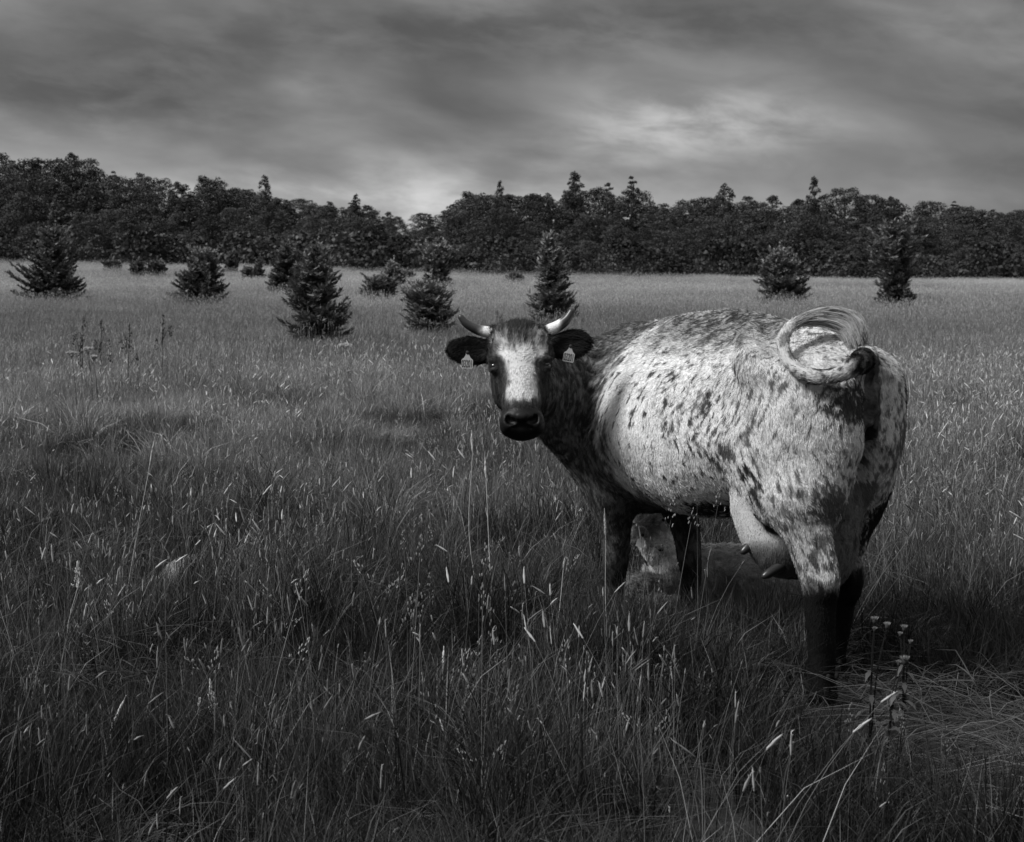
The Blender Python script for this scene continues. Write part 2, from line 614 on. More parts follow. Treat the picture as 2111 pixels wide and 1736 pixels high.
def crown_tree(seed, H=9.0, R=3.0, kind='broad', nleaf=3600, leaf=.17):
    rs = np.random.RandomState(seed)
    T = Tri()
    clus = []
    if kind == 'broad':
        for k in range(46):
            t = (k + rs.rand()) / 46
            zz = H * (.05 + .90 * t)
            rr = R * math.sqrt(max(.02, 1 - max(0, (t - .30) / .74) ** 2)) * (.45 + .50 * rs.rand() ** .5) * (.85 if t < .15 else 1)
            an = k * 2.4 + rs.rand() * .8
            clus.append((np.array([rr * math.cos(an), rr * math.sin(an), zz]), R * (.25 + .16 * rs.rand()) * (1.1 - .35 * t)))
        for q in (.2, .4, .6, .78): clus.append((np.array([0, 0, H * q]), R * .5 * (1.1 - q * .5)))
        for k in range(5):
            an = rs.rand() * 6.28
            clus.append((np.array([R * .35 * math.cos(an), R * .35 * math.sin(an), H * rs.uniform(.90, .98)]), R * rs.uniform(.10, .20)))
    elif kind == 'slim':
        for k in range(26):
            t = (k + rs.rand()) / 26
            zz = H * (.05 + .92 * t)
            rr = R * (1 - t) ** .6 * (.3 + .6 * rs.rand())
            an = k * 2.4
            clus.append((np.array([rr * math.cos(an), rr * math.sin(an), zz]), R * (.24 + .16 * rs.rand()) * (1.1 - .6 * t)))
    elif kind == 'ragged':
        for k in range(48):
            t = (k + rs.rand()) / 48
            zz = H * (.05 + .92 * t)
            rr = R * (1.04 - t ** 1.6) ** .8 * (.30 + .68 * rs.rand())
            an = k * 2.4 + rs.rand()
            clus.append((np.array([rr * math.cos(an), rr * math.sin(an), zz]), R * (.20 + .20 * rs.rand()) * (1.15 - .65 * t)))
        for q in (.2, .4, .6): clus.append((np.array([0, 0, H * q]), R * .45 * (1.1 - q * .5)))
    wts = np.array([c[1] ** 2 for c in clus]); wts /= wts.sum()
    for (c, r), w in zip(clus, wts):
        n = max(20, int(nleaf * w))
        d = rs.randn(n, 3); d /= np.linalg.norm(d, axis=1, keepdims=True)
        d[:, 2] = np.where(d[:, 2] < -.35, -d[:, 2] * rs.rand(n), d[:, 2])
        rad = r * (.55 + .5 * rs.rand(n) ** .6)
        lump = .8 + .45 * vnoise((d * 2.2 + c) * 1.3 + seed)
        P = c + d * (rad * lump)[:, None] * np.array([1, 1, .85])
        nrm = d + rs.randn(n, 3) * .55
        nrm /= np.linalg.norm(nrm, axis=1, keepdims=True)
        u = np.cross(nrm, rs.randn(n, 3)); u /= np.linalg.norm(u, axis=1, keepdims=True)
        v = np.cross(nrm, u)
        sz = leaf * (.6 + .8 * rs.rand(n))[:, None]
        sh = np.clip(.12 + .45 * rs.rand(n) ** 2 + .75 * (vnoise(P * .8 + seed * 3) - .35), 0, 1.3)
        T.quads(P, u * sz, v * sz * .75, sh)
    crown = T.mesh('crown')
    crown.materials.append(LEAF)
    limbs = [([(0, 0, -.4), (.06 * R, .03, H * .25), (-.05, .05, H * .55), (0, 0, H * .85)], [H * .022, H * .018, H * .011, H * .004])]
    for k in range(5):
        c = clus[rs.randint(len(clus))][0]
        b0 = H * (.2 + .3 * rs.rand())
        limbs.append(([(0, 0, b0), tuple(c * .5 + np.array([0, 0, b0 * .5])), tuple(c)], [H * .010, H * .007, H * .003]))
    trunk = limb_mesh('trunk', limbs)
    trunk.materials.append(BARK)
    return crown, trunk


def spruce(seed, H, prof, lean=(0, 0), gap=.11, nb=6, tw=.055, droop=.25, spikes=()):
    """young spruce: whorls of twiggy branches; prof(t) gives the reach at height fraction t"""
    rs = np.random.RandomState(seed)
    T = Tri()
    stem = lambda t: np.array([lean[0] * t * t * H, lean[1] * t * t * H, t * H])
    branches = []
    nbr = int(nb * H / gap * 1.6)
    for i in range(nbr):
        t = .04 + .95 * ((i + rs.rand() * 3) / (nbr + 3)) ** 1.12
        R = prof(min(t, 1))
        an = i * 2.39996 + rs.randn() * .4
        lobe = .62 + .80 * float(fbm(np.array([[math.cos(an) * 1.5 + seed, math.sin(an) * 1.5, t * 4.5]]), 2)[0])
        L_ = max(.06, R * (.50 + .58 * rs.rand()) * lobe)
        branches.append((stem(t), an, L_, t))
    branches.append((stem(.94), 0.3, .07 * H ** .5, 3.0))
    for (t, an, L_) in spikes:
        for q in range(3): branches.append((stem(t), an + q * .2 - .2, L_ * (1 - .25 * q), 2.0))
    for p0, an, L_, t in branches:
        d = np.array([math.cos(an), math.sin(an), 0])
        rise = (.55 + .5 * t + .35 * rs.randn()) - droop * (1 - min(t, 1)) if t < 1.5 else (2.2 if t < 2.5 else 8)
        K = max(4, int(L_ / .050))
        s = np.linspace(0.10, 1, K)
        P = p0 + d * (s * L_)[:, None] + np.array([0, 0, 1.]) * ((rise * .6 * s - droop * s * s * .8 + .35 * s ** 3) * L_ * .8)[:, None]
        tang = np.gradient(P, axis=0); tang /= np.linalg.norm(tang, axis=1, keepdims=True)
        side = np.cross(tang, [0, 0, 1.]); side /= np.maximum(np.linalg.norm(side, axis=1, keepdims=True), 1e-6)
        Cs, Us, Vs, Ss = [], [], [], []
        for sg in (1, -1, 1, -1, 0):
            ang = .75 * sg + rs.randn(K) * .35
            dr = tang * np.cos(ang)[:, None] + side * np.sin(ang)[:, None] + rs.randn(K, 3) * .30 + np.array([0, 0, .12])
            dr /= np.linalg.norm(dr, axis=1, keepdims=True)
            ln = (.05 + .07 * (1 - s) * min(1, L_ / .5) + .04 * rs.rand(K)) * (1.0 if sg else .8) * (1 if L_ > .2 else .7)
            base = P + rs.randn(K, 3) * .014
            nn = np.cross(dr, rs.randn(K, 3)); nn /= np.maximum(np.linalg.norm(nn, axis=1, keepdims=True), 1e-6)
            Cs.append(base + dr * ln[:, None] * .8); Us.append(nn * tw * .36); Vs.append(dr * ln[:, None])
            Ss.append(np.clip(.08 + .30 * rs.rand(K) + .55 * sstep(.55, 1.0, s) * rs.rand(K) + .30 * sstep(.55, 1, t), 0, 1.3))
        T.quads(np.concatenate(Cs), np.concatenate(Us), np.concatenate(Vs), np.concatenate(Ss))
    cr = T.mesh('branches'); cr.materials.append(NEEDLE)
    tk = limb_mesh('trunk', [([tuple(stem(0) + np.array([0, 0, -.25])), tuple(stem(.3)), tuple(stem(.65)), tuple(stem(.99))], [.035 * H ** .5, .028 * H ** .5, .016 * H ** .5, .004])], 6)
    tk.materials.append(BARK)
    return cr, tk


def tree_thing(name, parts, loc, rz, sc, label, cat, group=None):
    o = bpy.data.objects.new(name, None)
    C.objects.link(o)
    o.location = loc
    o.rotation_euler = (0, 0, rz)
    o.scale = sc if hasattr(sc, '__len__') else (sc, sc, sc)
    tag(o, label, cat, group)
    for me, nm in zip(parts, ('crown', 'trunk')):
        link(nm, me, o)
    return o


SKY_PX = [(-150, 300), (0, 310), (60, 320), (116, 325), (155, 318), (210, 327), (250, 345), (300, 352), (345, 362), (370, 372), (395, 356), (430, 356), (470, 372), (500, 378), (535, 395), (570, 405), (600, 402), (640, 408), (700, 408),
          (735, 402), (760, 420), (800, 430), (850, 437), (880, 434), (905, 418), (950, 407), (985, 390), (1030, 380), (1060, 390), (1110, 380), (1140, 374), (1185, 370), (1210, 388), (1250, 385), (1300, 390), (1325, 405), (1360, 406),
          (1400, 406), (1430, 396), (1490, 378), (1520, 393), (1580, 396), (1620, 402), (1675, 400), (1700, 398), (1745, 386), (1775, 402), (1820, 394), (1860, 409), (1900, 406), (1940, 404), (1975, 411), (1995, 420), (2111, 430), (2300, 425)]


MARKS = [(-90, 'beyond the field end'), (30, 'outside the large bushy spruce'), (110, 'above the large bushy spruce'), (175, 'just past the large bushy spruce'), (232, 'above the first small round bush'), (285, 'above the middle small round bush'),
         (330, 'above the darkest small round bush'), (375, 'before the sprawling spruce'), (420, 'above the sprawling spruce'), (480, 'above the far spruce beside the sprawling one'), (530, 'above the pointed far bush'), (592, 'above the half hidden spruce'),
         (650, 'above the largest spruce'), (715, 'just past the largest spruce'), (780, 'above the low spreading spruce'), (830, 'at the lowest dip of the skyline'), (885, 'above the ball-shaped spruce'), (945, 'above the cow\'s outer horn tip'),
         (1010, 'above the cow\'s outer horn base'), (1072, 'above the cow\'s blaze'), (1135, 'above the upright pale-tipped spruce'), (1200, 'above the cow\'s inner ear'), (1260, 'above the cow\'s withers'), (1320, 'above the cow\'s shoulder'),
         (1390, 'above the front of the cow\'s back'), (1450, 'above the middle of the cow\'s back'), (1510, 'above the highest point of the cow\'s back'), (1565, 'before the wind-leaned spruce'), (1620, 'above the wind-leaned spruce'), (1685, 'just past the wind-leaned spruce'),
         (1740, 'above the curl of the tail'), (1795, 'before the loose tall spruce'), (1850, 'above the loose tall spruce'), (1905, 'just past the loose tall spruce'), (1965, 'above the grass beyond the rump'), (2040, 'at the outer end of the wood'), (2130, 'beyond the outer end of the wood')]
_used = {}


def placed_label(what, xd):
    where = min(MARKS, key=lambda m: abs(m[0] - xd))[1]
    lab = what + ' ' + where
    k = _used.get(lab, 0)
    _used[lab] = k + 1
    if k: lab = lab + (', second beside it' if k == 1 else ', third beside it')
    return lab


def build_wood():
    rs = np.random.RandomState(21)
    protos = [crown_tree(100 + k, 9, 3.0, 'broad', 14000, .088) for k in range(5)] + [crown_tree(200 + k, 9, 2.6, 'ragged', 11000, .088) for k in range(4)] + [crown_tree(300 + k, 9, 1.9, 'slim', 5000, .09) for k in range(2)]
    sx = np.array([p[0] for p in SKY_PX]); sy = np.array([p[1] for p in SKY_PX])
    rows = [(203, 66, .97, 'skyline tree', 'skyline trees of the wood'), (190, 80, .92, 'tree just under the skyline', 'skyline trees of the wood'), (176, 95, .80, 'tree high in the wood', 'middle trees of the wood'), (163, 105, .66, 'tree halfway down the wood', 'middle trees of the wood'),
            (152, 105, .50, 'low tree fronting the wood', 'front trees of the wood')]
    for Yr, stepx, frac, lab, grp in rows:
        xd = -130 + rs.rand() * 40
        while xd < 2250:
            Y = Yr + rs.uniform(-4, 4)
            X = (xd - CX) / F_PX * Y
            zt = terrain(X, Y)
            ysk = np.interp(xd, sx, sy)
            top = CAM_H + (HOR - ysk) / F_PX * Y
            h = (top - zt) * frac * (rs.uniform(.90, 1.06) if frac > .9 else rs.uniform(.8, 1.15))
            if frac > .95: h = min(h, (top - zt) * 1.03)
            k = rs.randint(len(protos) - 2) if frac < .9 else rs.choice([0, 1, 2, 3, 4, 5, 6, 7, 8, 0, 2, 4, 10])
            s = h / 9.0
            w = rs.uniform(1.05, 1.4) * (1.25 if h < 6 else 1.0)
            tree_thing('tree', protos[k], (X, Y, zt - .2), rs.rand() * 6.28, (s * w, s * w, s), placed_label(('broad ' if k < 5 else 'ragged ' if k < 9 else 'slim ') + lab, xd), 'tree', grp)
            xd += stepx * rs.uniform(.65, 1.2)
    # trees that stand out
    pale = crown_tree(401, 9, 3.1, 'broad', 13000, .09)
    for (xd, yt, Yr, k, w, lab) in ((550, 358, 188, 6, .75, 'slender loose-crowned tree rising alone above the dip of the skyline'),
                                    (155, 314, 192, 7, .9, 'tallest ragged tree of the high wood above the large spruce at the field end'),
                                    (1185, 354, 188, 8, .9, 'pointed conifer-like tree, highest on the skyline above the cow\'s withers'),
                                    (1252, 372, 188, 9, 1.1, 'narrow twin-topped tree beside the pointed skyline tree'),
                                    (1300, 362, 189, 10, 1.05, 'slim dark pointed tree just before the low gap in the skyline'),
                                    (1675, 364, 189, 8, .62, 'thin wispy birch top poking out above the rounded oaks'),
                                    (735, 397, 188, 6, .7, 'small ragged tree standing above the lowest part of the skyline'),
                                    (1490, 374, 188, 5, 1.0, 'broad dark tree crowning the skyline above the leaning spruce'),
                                    (1030, 369, 188, 6, .5, 'small thin treetop above the shoulder of the skyline over the cow\'s head')):
        X = (xd - CX) / F_PX * Yr
        zt = terrain(X, Yr)
        h = CAM_H + (HOR - yt) / F_PX * Yr - zt
        s = h / 9
        tree_thing('tree', protos[k], (X, Yr, zt - .1), xd, (s * w, s * w, s), lab, 'tree')
    for (xd, yt, Yr, w, lab) in ((1025, 425, 160, .8, 'pale fresh-leaved tree bright against the wood behind the cow\'s head'),
                                 (1640, 418, 158, 1.15, 'rounded pale oak crown, one of a row, behind the leaning spruce'),
                                 (1830, 405, 160, 1.1, 'rounded pale oak crown above the loose tall spruce'),
                                 (1410, 465, 150, 1.0, 'domed leafy tree at the wood edge behind the cow\'s back'),
                                 (640, 440, 152, 1.1, 'broad leafy tree right behind the largest spruce')):
        X = (xd - CX) / F_PX * Yr
        zt = terrain(X, Yr)
        s = (CAM_H + (HOR - yt) / F_PX * Yr - zt) / 9
        tree_thing('tree', pale, (X, Yr, zt - .2), xd, (s * w, s * w, s), lab, 'tree')
    # shrubs along the edge
    shr = [crown_tree(500 + k, 2.4, 1.5, 'broad', 1400, .10) for k in range(3)]
    xd = -120
    k = 0
    while xd < 2230:
        Y = 143 + rs.uniform(-2, 4)
        X = (xd - CX) / F_PX * Y
        s = rs.uniform(.7, 1.5)
        tree_thing('shrub', shr[k % 3], (X, Y, terrain(X, Y) - .35), rs.rand() * 6.28, (s * 1.1, s * 1.1, s), placed_label('dark shrub at the wood\'s foot', xd), 'shrub', 'shrubs along the wood edge')
        xd += rs.uniform(35, 75); k += 1
    for (xd, yb, yt, w, lab) in ((1035, 572, 522, 1.15, 'pale round shrub at the wood edge behind the cow\'s horns'),
                                 (1318, 570, 530, 1.0, 'pale bushy shrub at the wood edge behind the cow\'s shoulder'),
                                 (1755, 572, 540, 1.6, 'wide pale shrub at the wood edge between the two spruces behind the tail'),
                                 (1900, 577, 525, 1.2, 'tall pale shrub behind the loose tall spruce'),
                                 (1545, 570, 508, 1.0, 'rounded shrub at the wood edge beside the leaning spruce')):
        Y = 136
        X = (xd - CX) / F_PX * Y
        zt = terrain(X, Y)
        s = (CAM_H + (HOR - yt) / F_PX * Y - zt) / 2.4
        tree_thing('shrub', shr[k % 3], (X, Y, zt - .1), xd, (s * w, s * w, s), lab, 'shrub'); k += 1


build_wood()

cone_p = lambda R, p=.8: (lambda t: R * max(.06, (1 - t)) ** p * (1 if t > .12 else .75))
ball_p = lambda R: (lambda t: R * math.sqrt(max(.02, 1 - (2 * t - .85) ** 2)) if 2 * t - .85 < 1 else R * .1)


def build_spruces():
    def two(t, R):            # narrow waist, dense skirt
        return R * (1.0 - .42 * t / .34 if t < .34 else .58 + .42 * math.sin((t - .34) / .66 * 2.7) - .7 * max(0, t - .7))
    specs = [
        # x, base y (at the grass tops), top y, width px, profile, lean, spikes, label
        (110, 614, 473, 165, lambda R: (lambda t: R * (1 - t) ** .55 * (1 if t > .1 else .9)), (0, 0), [], 'dense bushy spruce at the field end, rounded and dark, cut by the frame'),
        (415, 622, 522, 140, lambda R: (lambda t: R * (1 - t * .8) ** .9), (.05, 0), [(.8, 3.0, .55), (.75, 2.6, .5), (.8, .4, .5), (.6, .1, .55)], 'sprawling spruce with a bent leader and raised side shoots'),
        (647, 684, 508, 142, lambda R: cone_p(R, .58), (.02, 0), [(.86, 1.2, .15)], 'largest spruce left of the cow, broad-based and dark'),
        (592, 604, 503, 85, lambda R: cone_p(R, .5), (0, 0), [], 'rounded spruce half hidden behind the largest spruce'),
        (778, 612, 570, 66, lambda R: ball_p(R), (.1, 0), [(.6, 2.9, .3)], 'low spreading spruce in front of a slightly taller one'),
        (812, 590, 541, 58, lambda R: cone_p(R, .6), (-.05, 0), [(.9, 2.0, .2)], 'small spruce behind the low spreading one'),
        (903, 591, 511, 72, lambda R: (lambda t: two(t, R)), (.03, 0), [], 'conical spruce standing behind the ball-shaped spruce'),
        (881, 668, 582, 100, lambda R: ball_p(R), (0, 0), [], 'ball-shaped dark spruce nearest the cow\'s horn'),
        (1138, 652, 483, 112, lambda R: (lambda t: R * (1.0 if t < .12 else .78 - .62 * (t - .12)) * (1 if t < .9 else .7)), (-.03, 0), [(.12, 0, .55), (.12, 3.1, .55)], 'tall upright pale-tipped spruce directly behind the cow\'s horns'),
        (1617, 622, 517, 125, lambda R: (lambda t: R * (1 - t) ** .6), (-.14, 0), [(.85, 2.7, .35)], 'wind-leaned bushy spruce above the cow\'s back'),
        (1845, 628, 478, 105, lambda R: (lambda t: two(t, R)), (-.01, 0), [(.8, 2.6, .5), (.75, .5, .55), (.6, 2.9, .5)], 'tall loose spruce with a dark skirt behind the curled tail'),
        (232, 558, 538, 36, lambda R: ball_p(R), (0, 0), [], 'first of three small round bushes far across the field'),
        (285, 566, 540, 32, lambda R: ball_p(R), (0, 0), [], 'middle one of three small round bushes far across the field'),
        (322, 566, 538, 38, lambda R: ball_p(R), (0, 0), [], 'last and darkest of three small round bushes far across the field'),
        (478, 560, 520, 34, lambda R: cone_p(R, .6), (0, 0), [], 'far spruce peeping out beside the sprawling spruce'),
        (512, 577, 552, 26, lambda R: ball_p(R), (0, 0), [], 'smaller of two far bushes before the half hidden spruce'),
        (533, 578, 535, 28, lambda R: cone_p(R, .5), (0, 0), [], 'pointed far bush before the half hidden spruce'),
        (838, 577, 560, 28, lambda R: ball_p(R), (0, 0), [], 'tiny far bush between the small spruce and the conical spruce'),
        (1060, 583, 563, 34, lambda R: ball_p(R), (0, 0), [], 'tiny round bush in the far grass above the cow\'s head'),
    ]
    for i, (xd, yb, yt, wd, pf, lean, spikes, lab) in enumerate(specs):
        hid = .42
        P = find_ground(xd, yb, hid)
        Y = P[1]
        H = CAM_H + (HOR - yt) / F_PX * Y - P[2]
        R = wd / F_PX * Y / 2
        gap = max(.07, H / 22)
        parts = spruce(700 + i, H, pf(R * 1.05), lean, gap, 7 if wd > 60 else 5, .05 * max(1, Y / 45), .25, spikes)
        o = tree_thing('spruce', parts, P, 0.0, 1, lab, 'spruce', 'young spruces scattered over the field')
        for ch in o.children:
            if ch.name.startswith('crown'): ch.name = 'branches'


build_spruces()
# ==== END TREES


# ================================================================== GRASS
BLADE = foliage_material('grass_blade', .012, .130, .30, .5, True, .3)
STRAW = foliage_material('dry_grass', .10, .52, .25, .6, True, .2)


def blades(T, rs, n, R, h0, h1, w, lean, shade, seg=3, disc=None):
    r = R * np.sqrt(rs.rand(n)); a = rs.rand(n) * 6.283
    base = np.stack([r * np.cos(a), r * np.sin(a), np.full(n, -.01)], 1) if disc is None else disc
    H = h0 + (h1 - h0) * rs.rand(n) ** 1.4
    az = rs.rand(n) * 6.283
    ln = lean * (.25 + rs.rand(n) * 1.3)
    d = np.stack([np.cos(az), np.sin(az), np.zeros(n)], 1)
    t = np.linspace(0, 1, seg + 1)
    P = base[:, None, :] + d[:, None, :] * (H * ln)[:, None, None] * (t ** 1.9)[None, :, None]
    P[:, :, 2] += H[:, None] * (t[None, :] - (ln[:, None] * .42) * t[None, :] ** 2.4)
    tw = rs.rand(n) * 6.283
    wv = np.stack([np.cos(tw), np.sin(tw), rs.randn(n) * .15], 1)
    prof = np.array([.75, 1, .75, .08]) if seg == 3 else np.linspace(1, .15, seg + 1)
    W = wv[:, None, :] * (w * (.6 + .8 * rs.rand(n)))[:, None, None] * prof[None, :, None]
    T.strips(P, W, shade(n))
    return P


def stalks(T, rs, n, R, h0, h1, head, lean=.35, sh=(.15, .5), hs=(.5, 1.0), thick=.0009, open_=0):
    """flowering stems with seed heads"""
    r = R * np.sqrt(rs.rand(n)); a = rs.rand(n) * 6.283
    H = h0 + (h1 - h0) * rs.rand(n)
    az = rs.rand(n) * 6.283 if lean < 1 else rs.rand(n) * 2
    ln = lean * rs.rand(n) ** 1.3
    d = np.stack([np.cos(az), np.sin(az), np.zeros(n)], 1)
    K = 6
    t = np.linspace(0, 1, K)
    base = np.stack([r * np.cos(a), r * np.sin(a), np.zeros(n)], 1)
    P = base[:, None, :] + d[:, None, :] * (H * ln)[:, None, None] * (t ** 1.6)[None, :, None]
    P[:, :, 2] += H[:, None] * (t[None, :] - ln[:, None] * .35 * t[None, :] ** 2)
    for sg in (0, 1):
        tw = (rs.rand(n) + sg * .25) * 6.283
        wv = np.stack([np.cos(tw), np.sin(tw), np.zeros(n)], 1)
        T.strips(P, wv[:, None, :] * thick * np.linspace(1.2, .7, K)[None, :, None], sh[0] + (sh[1] - sh[0]) * rs.rand(n))
        if sg == 0 and thick < .0008: break
    tip = P[:, -1]
    dr = P[:, -1] - P[:, -2]; dr /= np.linalg.norm(dr, axis=1, keepdims=True)
    dr = dr + d * (.1 + .5 * rs.rand(n))[:, None] * (ln > .25)[:, None] + rs.randn(n, 3) * .06
    dr /= np.linalg.norm(dr, axis=1, keepdims=True)
    L_ = head[0] * (.6 + .8 * rs.rand(n))
    S = hs[0] + (hs[1] - hs[0]) * rs.rand(n)
    if not open_:
        T.spindles(tip - dr * (L_ * .15)[:, None], tip + dr * L_[:, None], head[1] * (.7 + .6 * rs.rand(n)), S)
        # whiskers that break the outline
        m = 5
        q = rs.rand(n, m)
        c = tip[:, None] + dr[:, None] * (L_[:, None] * q)[..., None]
        dd = dr[:, None] * .8 + rs.randn(n, m, 3) * .5
        dd /= np.linalg.norm(dd, axis=2, keepdims=True)
        u = np.cross(dd, rs.randn(n, m, 3)); u /= np.linalg.norm(u, axis=2, keepdims=True)
        T.quads((c + dd * head[1] * .8).reshape(-1, 3), u.reshape(-1, 3) * .0016, dd.reshape(-1, 3) * head[1] * 1.5, np.repeat(S, m))
    else:
        m = 14
        q = np.sort(rs.rand(n, m), 1)
        az2 = rs.rand(n, m) * 6.283
        o = np.stack([np.cos(az2), np.sin(az2), .5 * np.ones((n, m))], 2) * ((1.05 - q) * head[0] * .35 * (.4 + .6 * rs.rand(n, m)))[..., None]
        c = tip[:, None] + dr[:, None] * (L_[:, None] * 1.4 * (q - .3))[..., None] + o
        dd = dr[:, None] + o / head[0] * 1.2
        dd /= np.linalg.norm(dd, axis=2, keepdims=True)
        T.spindles((c - dd * .006).reshape(-1, 3), (c + dd * .006).reshape(-1, 3), np.full(n * m, .0022), np.repeat(S, m), 4)


def shade_rng(rs, a, b, p=1.5): return lambda n: a + (b - a) * rs.rand(n) ** p


def protos_grass():
    out = {k: [] for k in ('short', 'tuft', 'seed', 'lying', 'far', 'farseed', 'panicle')}
    for k in range(4):
        rs = np.random.RandomState(900 + k); T = Tri()
        blades(T, rs, 620, .30, .07, .30, .0016, .55, shade_rng(rs, .05, .85, 1.8))
        blades(T, rs, 90, .30, .05, .26, .0013, .9, shade_rng(rs, .5, 1.5, 1.5))
        out['short'].append((T.mesh('short_grass'), BLADE))
    for k in range(4):
        rs = np.random.RandomState(920 + k); T = Tri()
        blades(T, rs, 150, .11, .22, .52, .0021, .55 if k < 3 else .25, shade_rng(rs, .1, 1.0, 1.6))
        blades(T, rs, 16, .12, .25, .50, .0018, .8, shade_rng(rs, .9, 2.2, 1))
        out['tuft'].append((T.mesh('grass_tuft'), BLADE))
    for k in range(4):
        rs = np.random.RandomState(940 + k); T = Tri()
        stalks(T, rs, 8, .26, .36, .80, (.050, .0040), .45, (.10, .50), (.35, 1.15))
        stalks(T, rs, 9, .26, .25, .60, (.022, .0025), .5, (.05, .4), (.2, .8))
        blades(T, rs, 34, .26, .22, .60, .0010, .45, shade_rng(rs, -.05, .6, 1))
        out['seed'].append((T.mesh('seed_grass'), STRAW))
    for k in range(2):
        rs = np.random.RandomState(960 + k); T = Tri()
        stalks(T, rs, 4, .20, .40, .75, (.10, .01), .35, (.10, .4), (.3, .75), .0009, 1)
        out['panicle'].append((T.mesh('panicle_grass'), STRAW))
    for k in range(3):
        rs = np.random.RandomState(970 + k); T = Tri()
        n = 130
        az = rs.rand() * 6 + rs.randn(n) * .7
        L_ = .15 + .30 * rs.rand(n)
        base = np.stack([rs.uniform(-.25, .25, n), rs.uniform(-.25, .25, n), rs.uniform(.005, .06, n)], 1)
        t = np.linspace(0, 1, 4)
        d = np.stack([np.cos(az), np.sin(az), rs.randn(n) * .12], 1)
        P = base[:, None] + d[:, None] * L_[:, None, None] * t[None, :, None]
        P[:, :, 2] += (.05 * np.sin(t * 3.1))[None, :] * rs.rand(n)[:, None]
        P += rs.randn(n, 4, 3) * .006
        wv = np.stack([-np.sin(az), np.cos(az), rs.randn(n) * .4], 1)
        T.strips(P, wv[:, None] * .0014 * np.array([.8, 1, .8, .2])[None, :, None], shade_rng(rs, -.12, .42, 2.0)(n))
        out['lying'].append((T.mesh('lying_straw'), STRAW))
    for k in range(3):
        rs = np.random.RandomState(980 + k); T = Tri()
        blades(T, rs, 520, .95, .15, .50, .0060, .45, shade_rng(rs, .1, 1.1, 1.5), 2)
        out['far'].append((T.mesh('far_grass'), BLADE))
    for k in range(3):
        rs = np.random.RandomState(990 + k); T = Tri()
        stalks(T, rs, 60, .95, .30, .72, (.050, .0055), .35, (.05, .4), (.25, .85), .0016)
        blades(T, rs, 160, .95, .25, .70, .0030, .35, shade_rng(rs, 0, .5, 1), 2)
        out['farseed'].append((T.mesh('far_seed_grass'), STRAW))
    return out


def scatter(name, protos, P, rz, scl, tone, tilt=None, seed=0):
    """one meadow object: points that carry a tuft each"""
    col = bpy.data.collections.new(name + '_tufts')
    for me, mat in protos:
        me.materials.append(mat) if not me.materials else None
        col.objects.link(bpy.data.objects.new(me.name, me))
    n = len(P)
    me = bpy.data.meshes.new(name)
    me.vertices.add(n)
    me.vertices.foreach_set('co', np.asarray(P, np.float32).ravel())
    rs = np.random.RandomState(seed)
    rot = np.zeros((n, 3)); rot[:, 2] = rz
    if tilt is not None: rot[:, :2] = tilt
    point_attr(me, 'rot', rot, 'FLOAT_VECTOR')
    point_attr(me, 'scl', scl, 'FLOAT_VECTOR')
    point_attr(me, 'tone', tone)
    a = me.attributes.new('idx', 'INT', 'POINT'); a.data.foreach_set('value', rs.randint(0, len(protos), n).astype(np.int32))
    o = link(name, me)
    ng = bpy.data.node_groups.new(name, 'GeometryNodeTree')
    ng.interface.new_socket('Geometry', in_out='INPUT', socket_type='NodeSocketGeometry')
    ng.interface.new_socket('Geometry', in_out='OUTPUT', socket_type='NodeSocketGeometry')
    N, L = ng.nodes.new, ng.links.new
    gi, go = N('NodeGroupInput'), N('NodeGroupOutput')
    ip = N('GeometryNodeInstanceOnPoints')
    ci = N('GeometryNodeCollectionInfo'); ci.inputs['Collection'].default_value = col
    ci.inputs['Separate Children'].default_value = True; ci.inputs['Reset Children'].default_value = True

    def att(nm, t):
        q = N('GeometryNodeInputNamedAttribute'); q.data_type = t; q.inputs['Name'].default_value = nm
        return q.outputs['Attribute']
    L(gi.outputs[0], ip.inputs['Points']); L(ci.outputs[0], ip.inputs['Instance'])
    ip.inputs['Pick Instance'].default_value = True
    L(att('idx', 'INT'), ip.inputs['Instance Index'])
    L(att('rot', 'FLOAT_VECTOR'), ip.inputs['Rotation']); L(att('scl', 'FLOAT_VECTOR'), ip.inputs['Scale'])
    L(ip.outputs[0], go.inputs[0])
    md = o.modifiers.new('tufts', 'NODES'); md.node_group = ng
    tag(o, kind='stuff')
    return o


def field_points(rs, y0, y1, dens, margin=.8):
    """random ground points in the wedge the camera (and a step aside) sees"""
    k = 1130 / F_PX
    area = k * (y1 ** 2 - y0 ** 2) + 2 * margin * (y1 - y0)
    n = int(area * dens)
    y = np.sqrt(rs.uniform(y0 ** 2, y1 ** 2, n))
    x = rs.uniform(-1, 1, n) * (y * k + margin)
    return x, y


def trampled(x, y):
    """flattened grass round the cow's hind feet"""
    a = 1 - sstep(.75, 1.25, np.sqrt(((x - 1.50) / .70) ** 2 + ((y - 6.95) / .95) ** 2))
    b = 1 - sstep(.7, 1.3, np.sqrt(((x - 1.24) / .46) ** 2 + ((y - 7.35) / .80) ** 2))
    return np.clip(np.maximum(a, b * .8), 0, 1)


def resting(x, y):
    """pressed-down growth round the resting calf"""
    return 1 - sstep(.7, 1.3, np.sqrt(((x - 1.0) / .75) ** 2 + ((y - 9.0) / .48) ** 2))


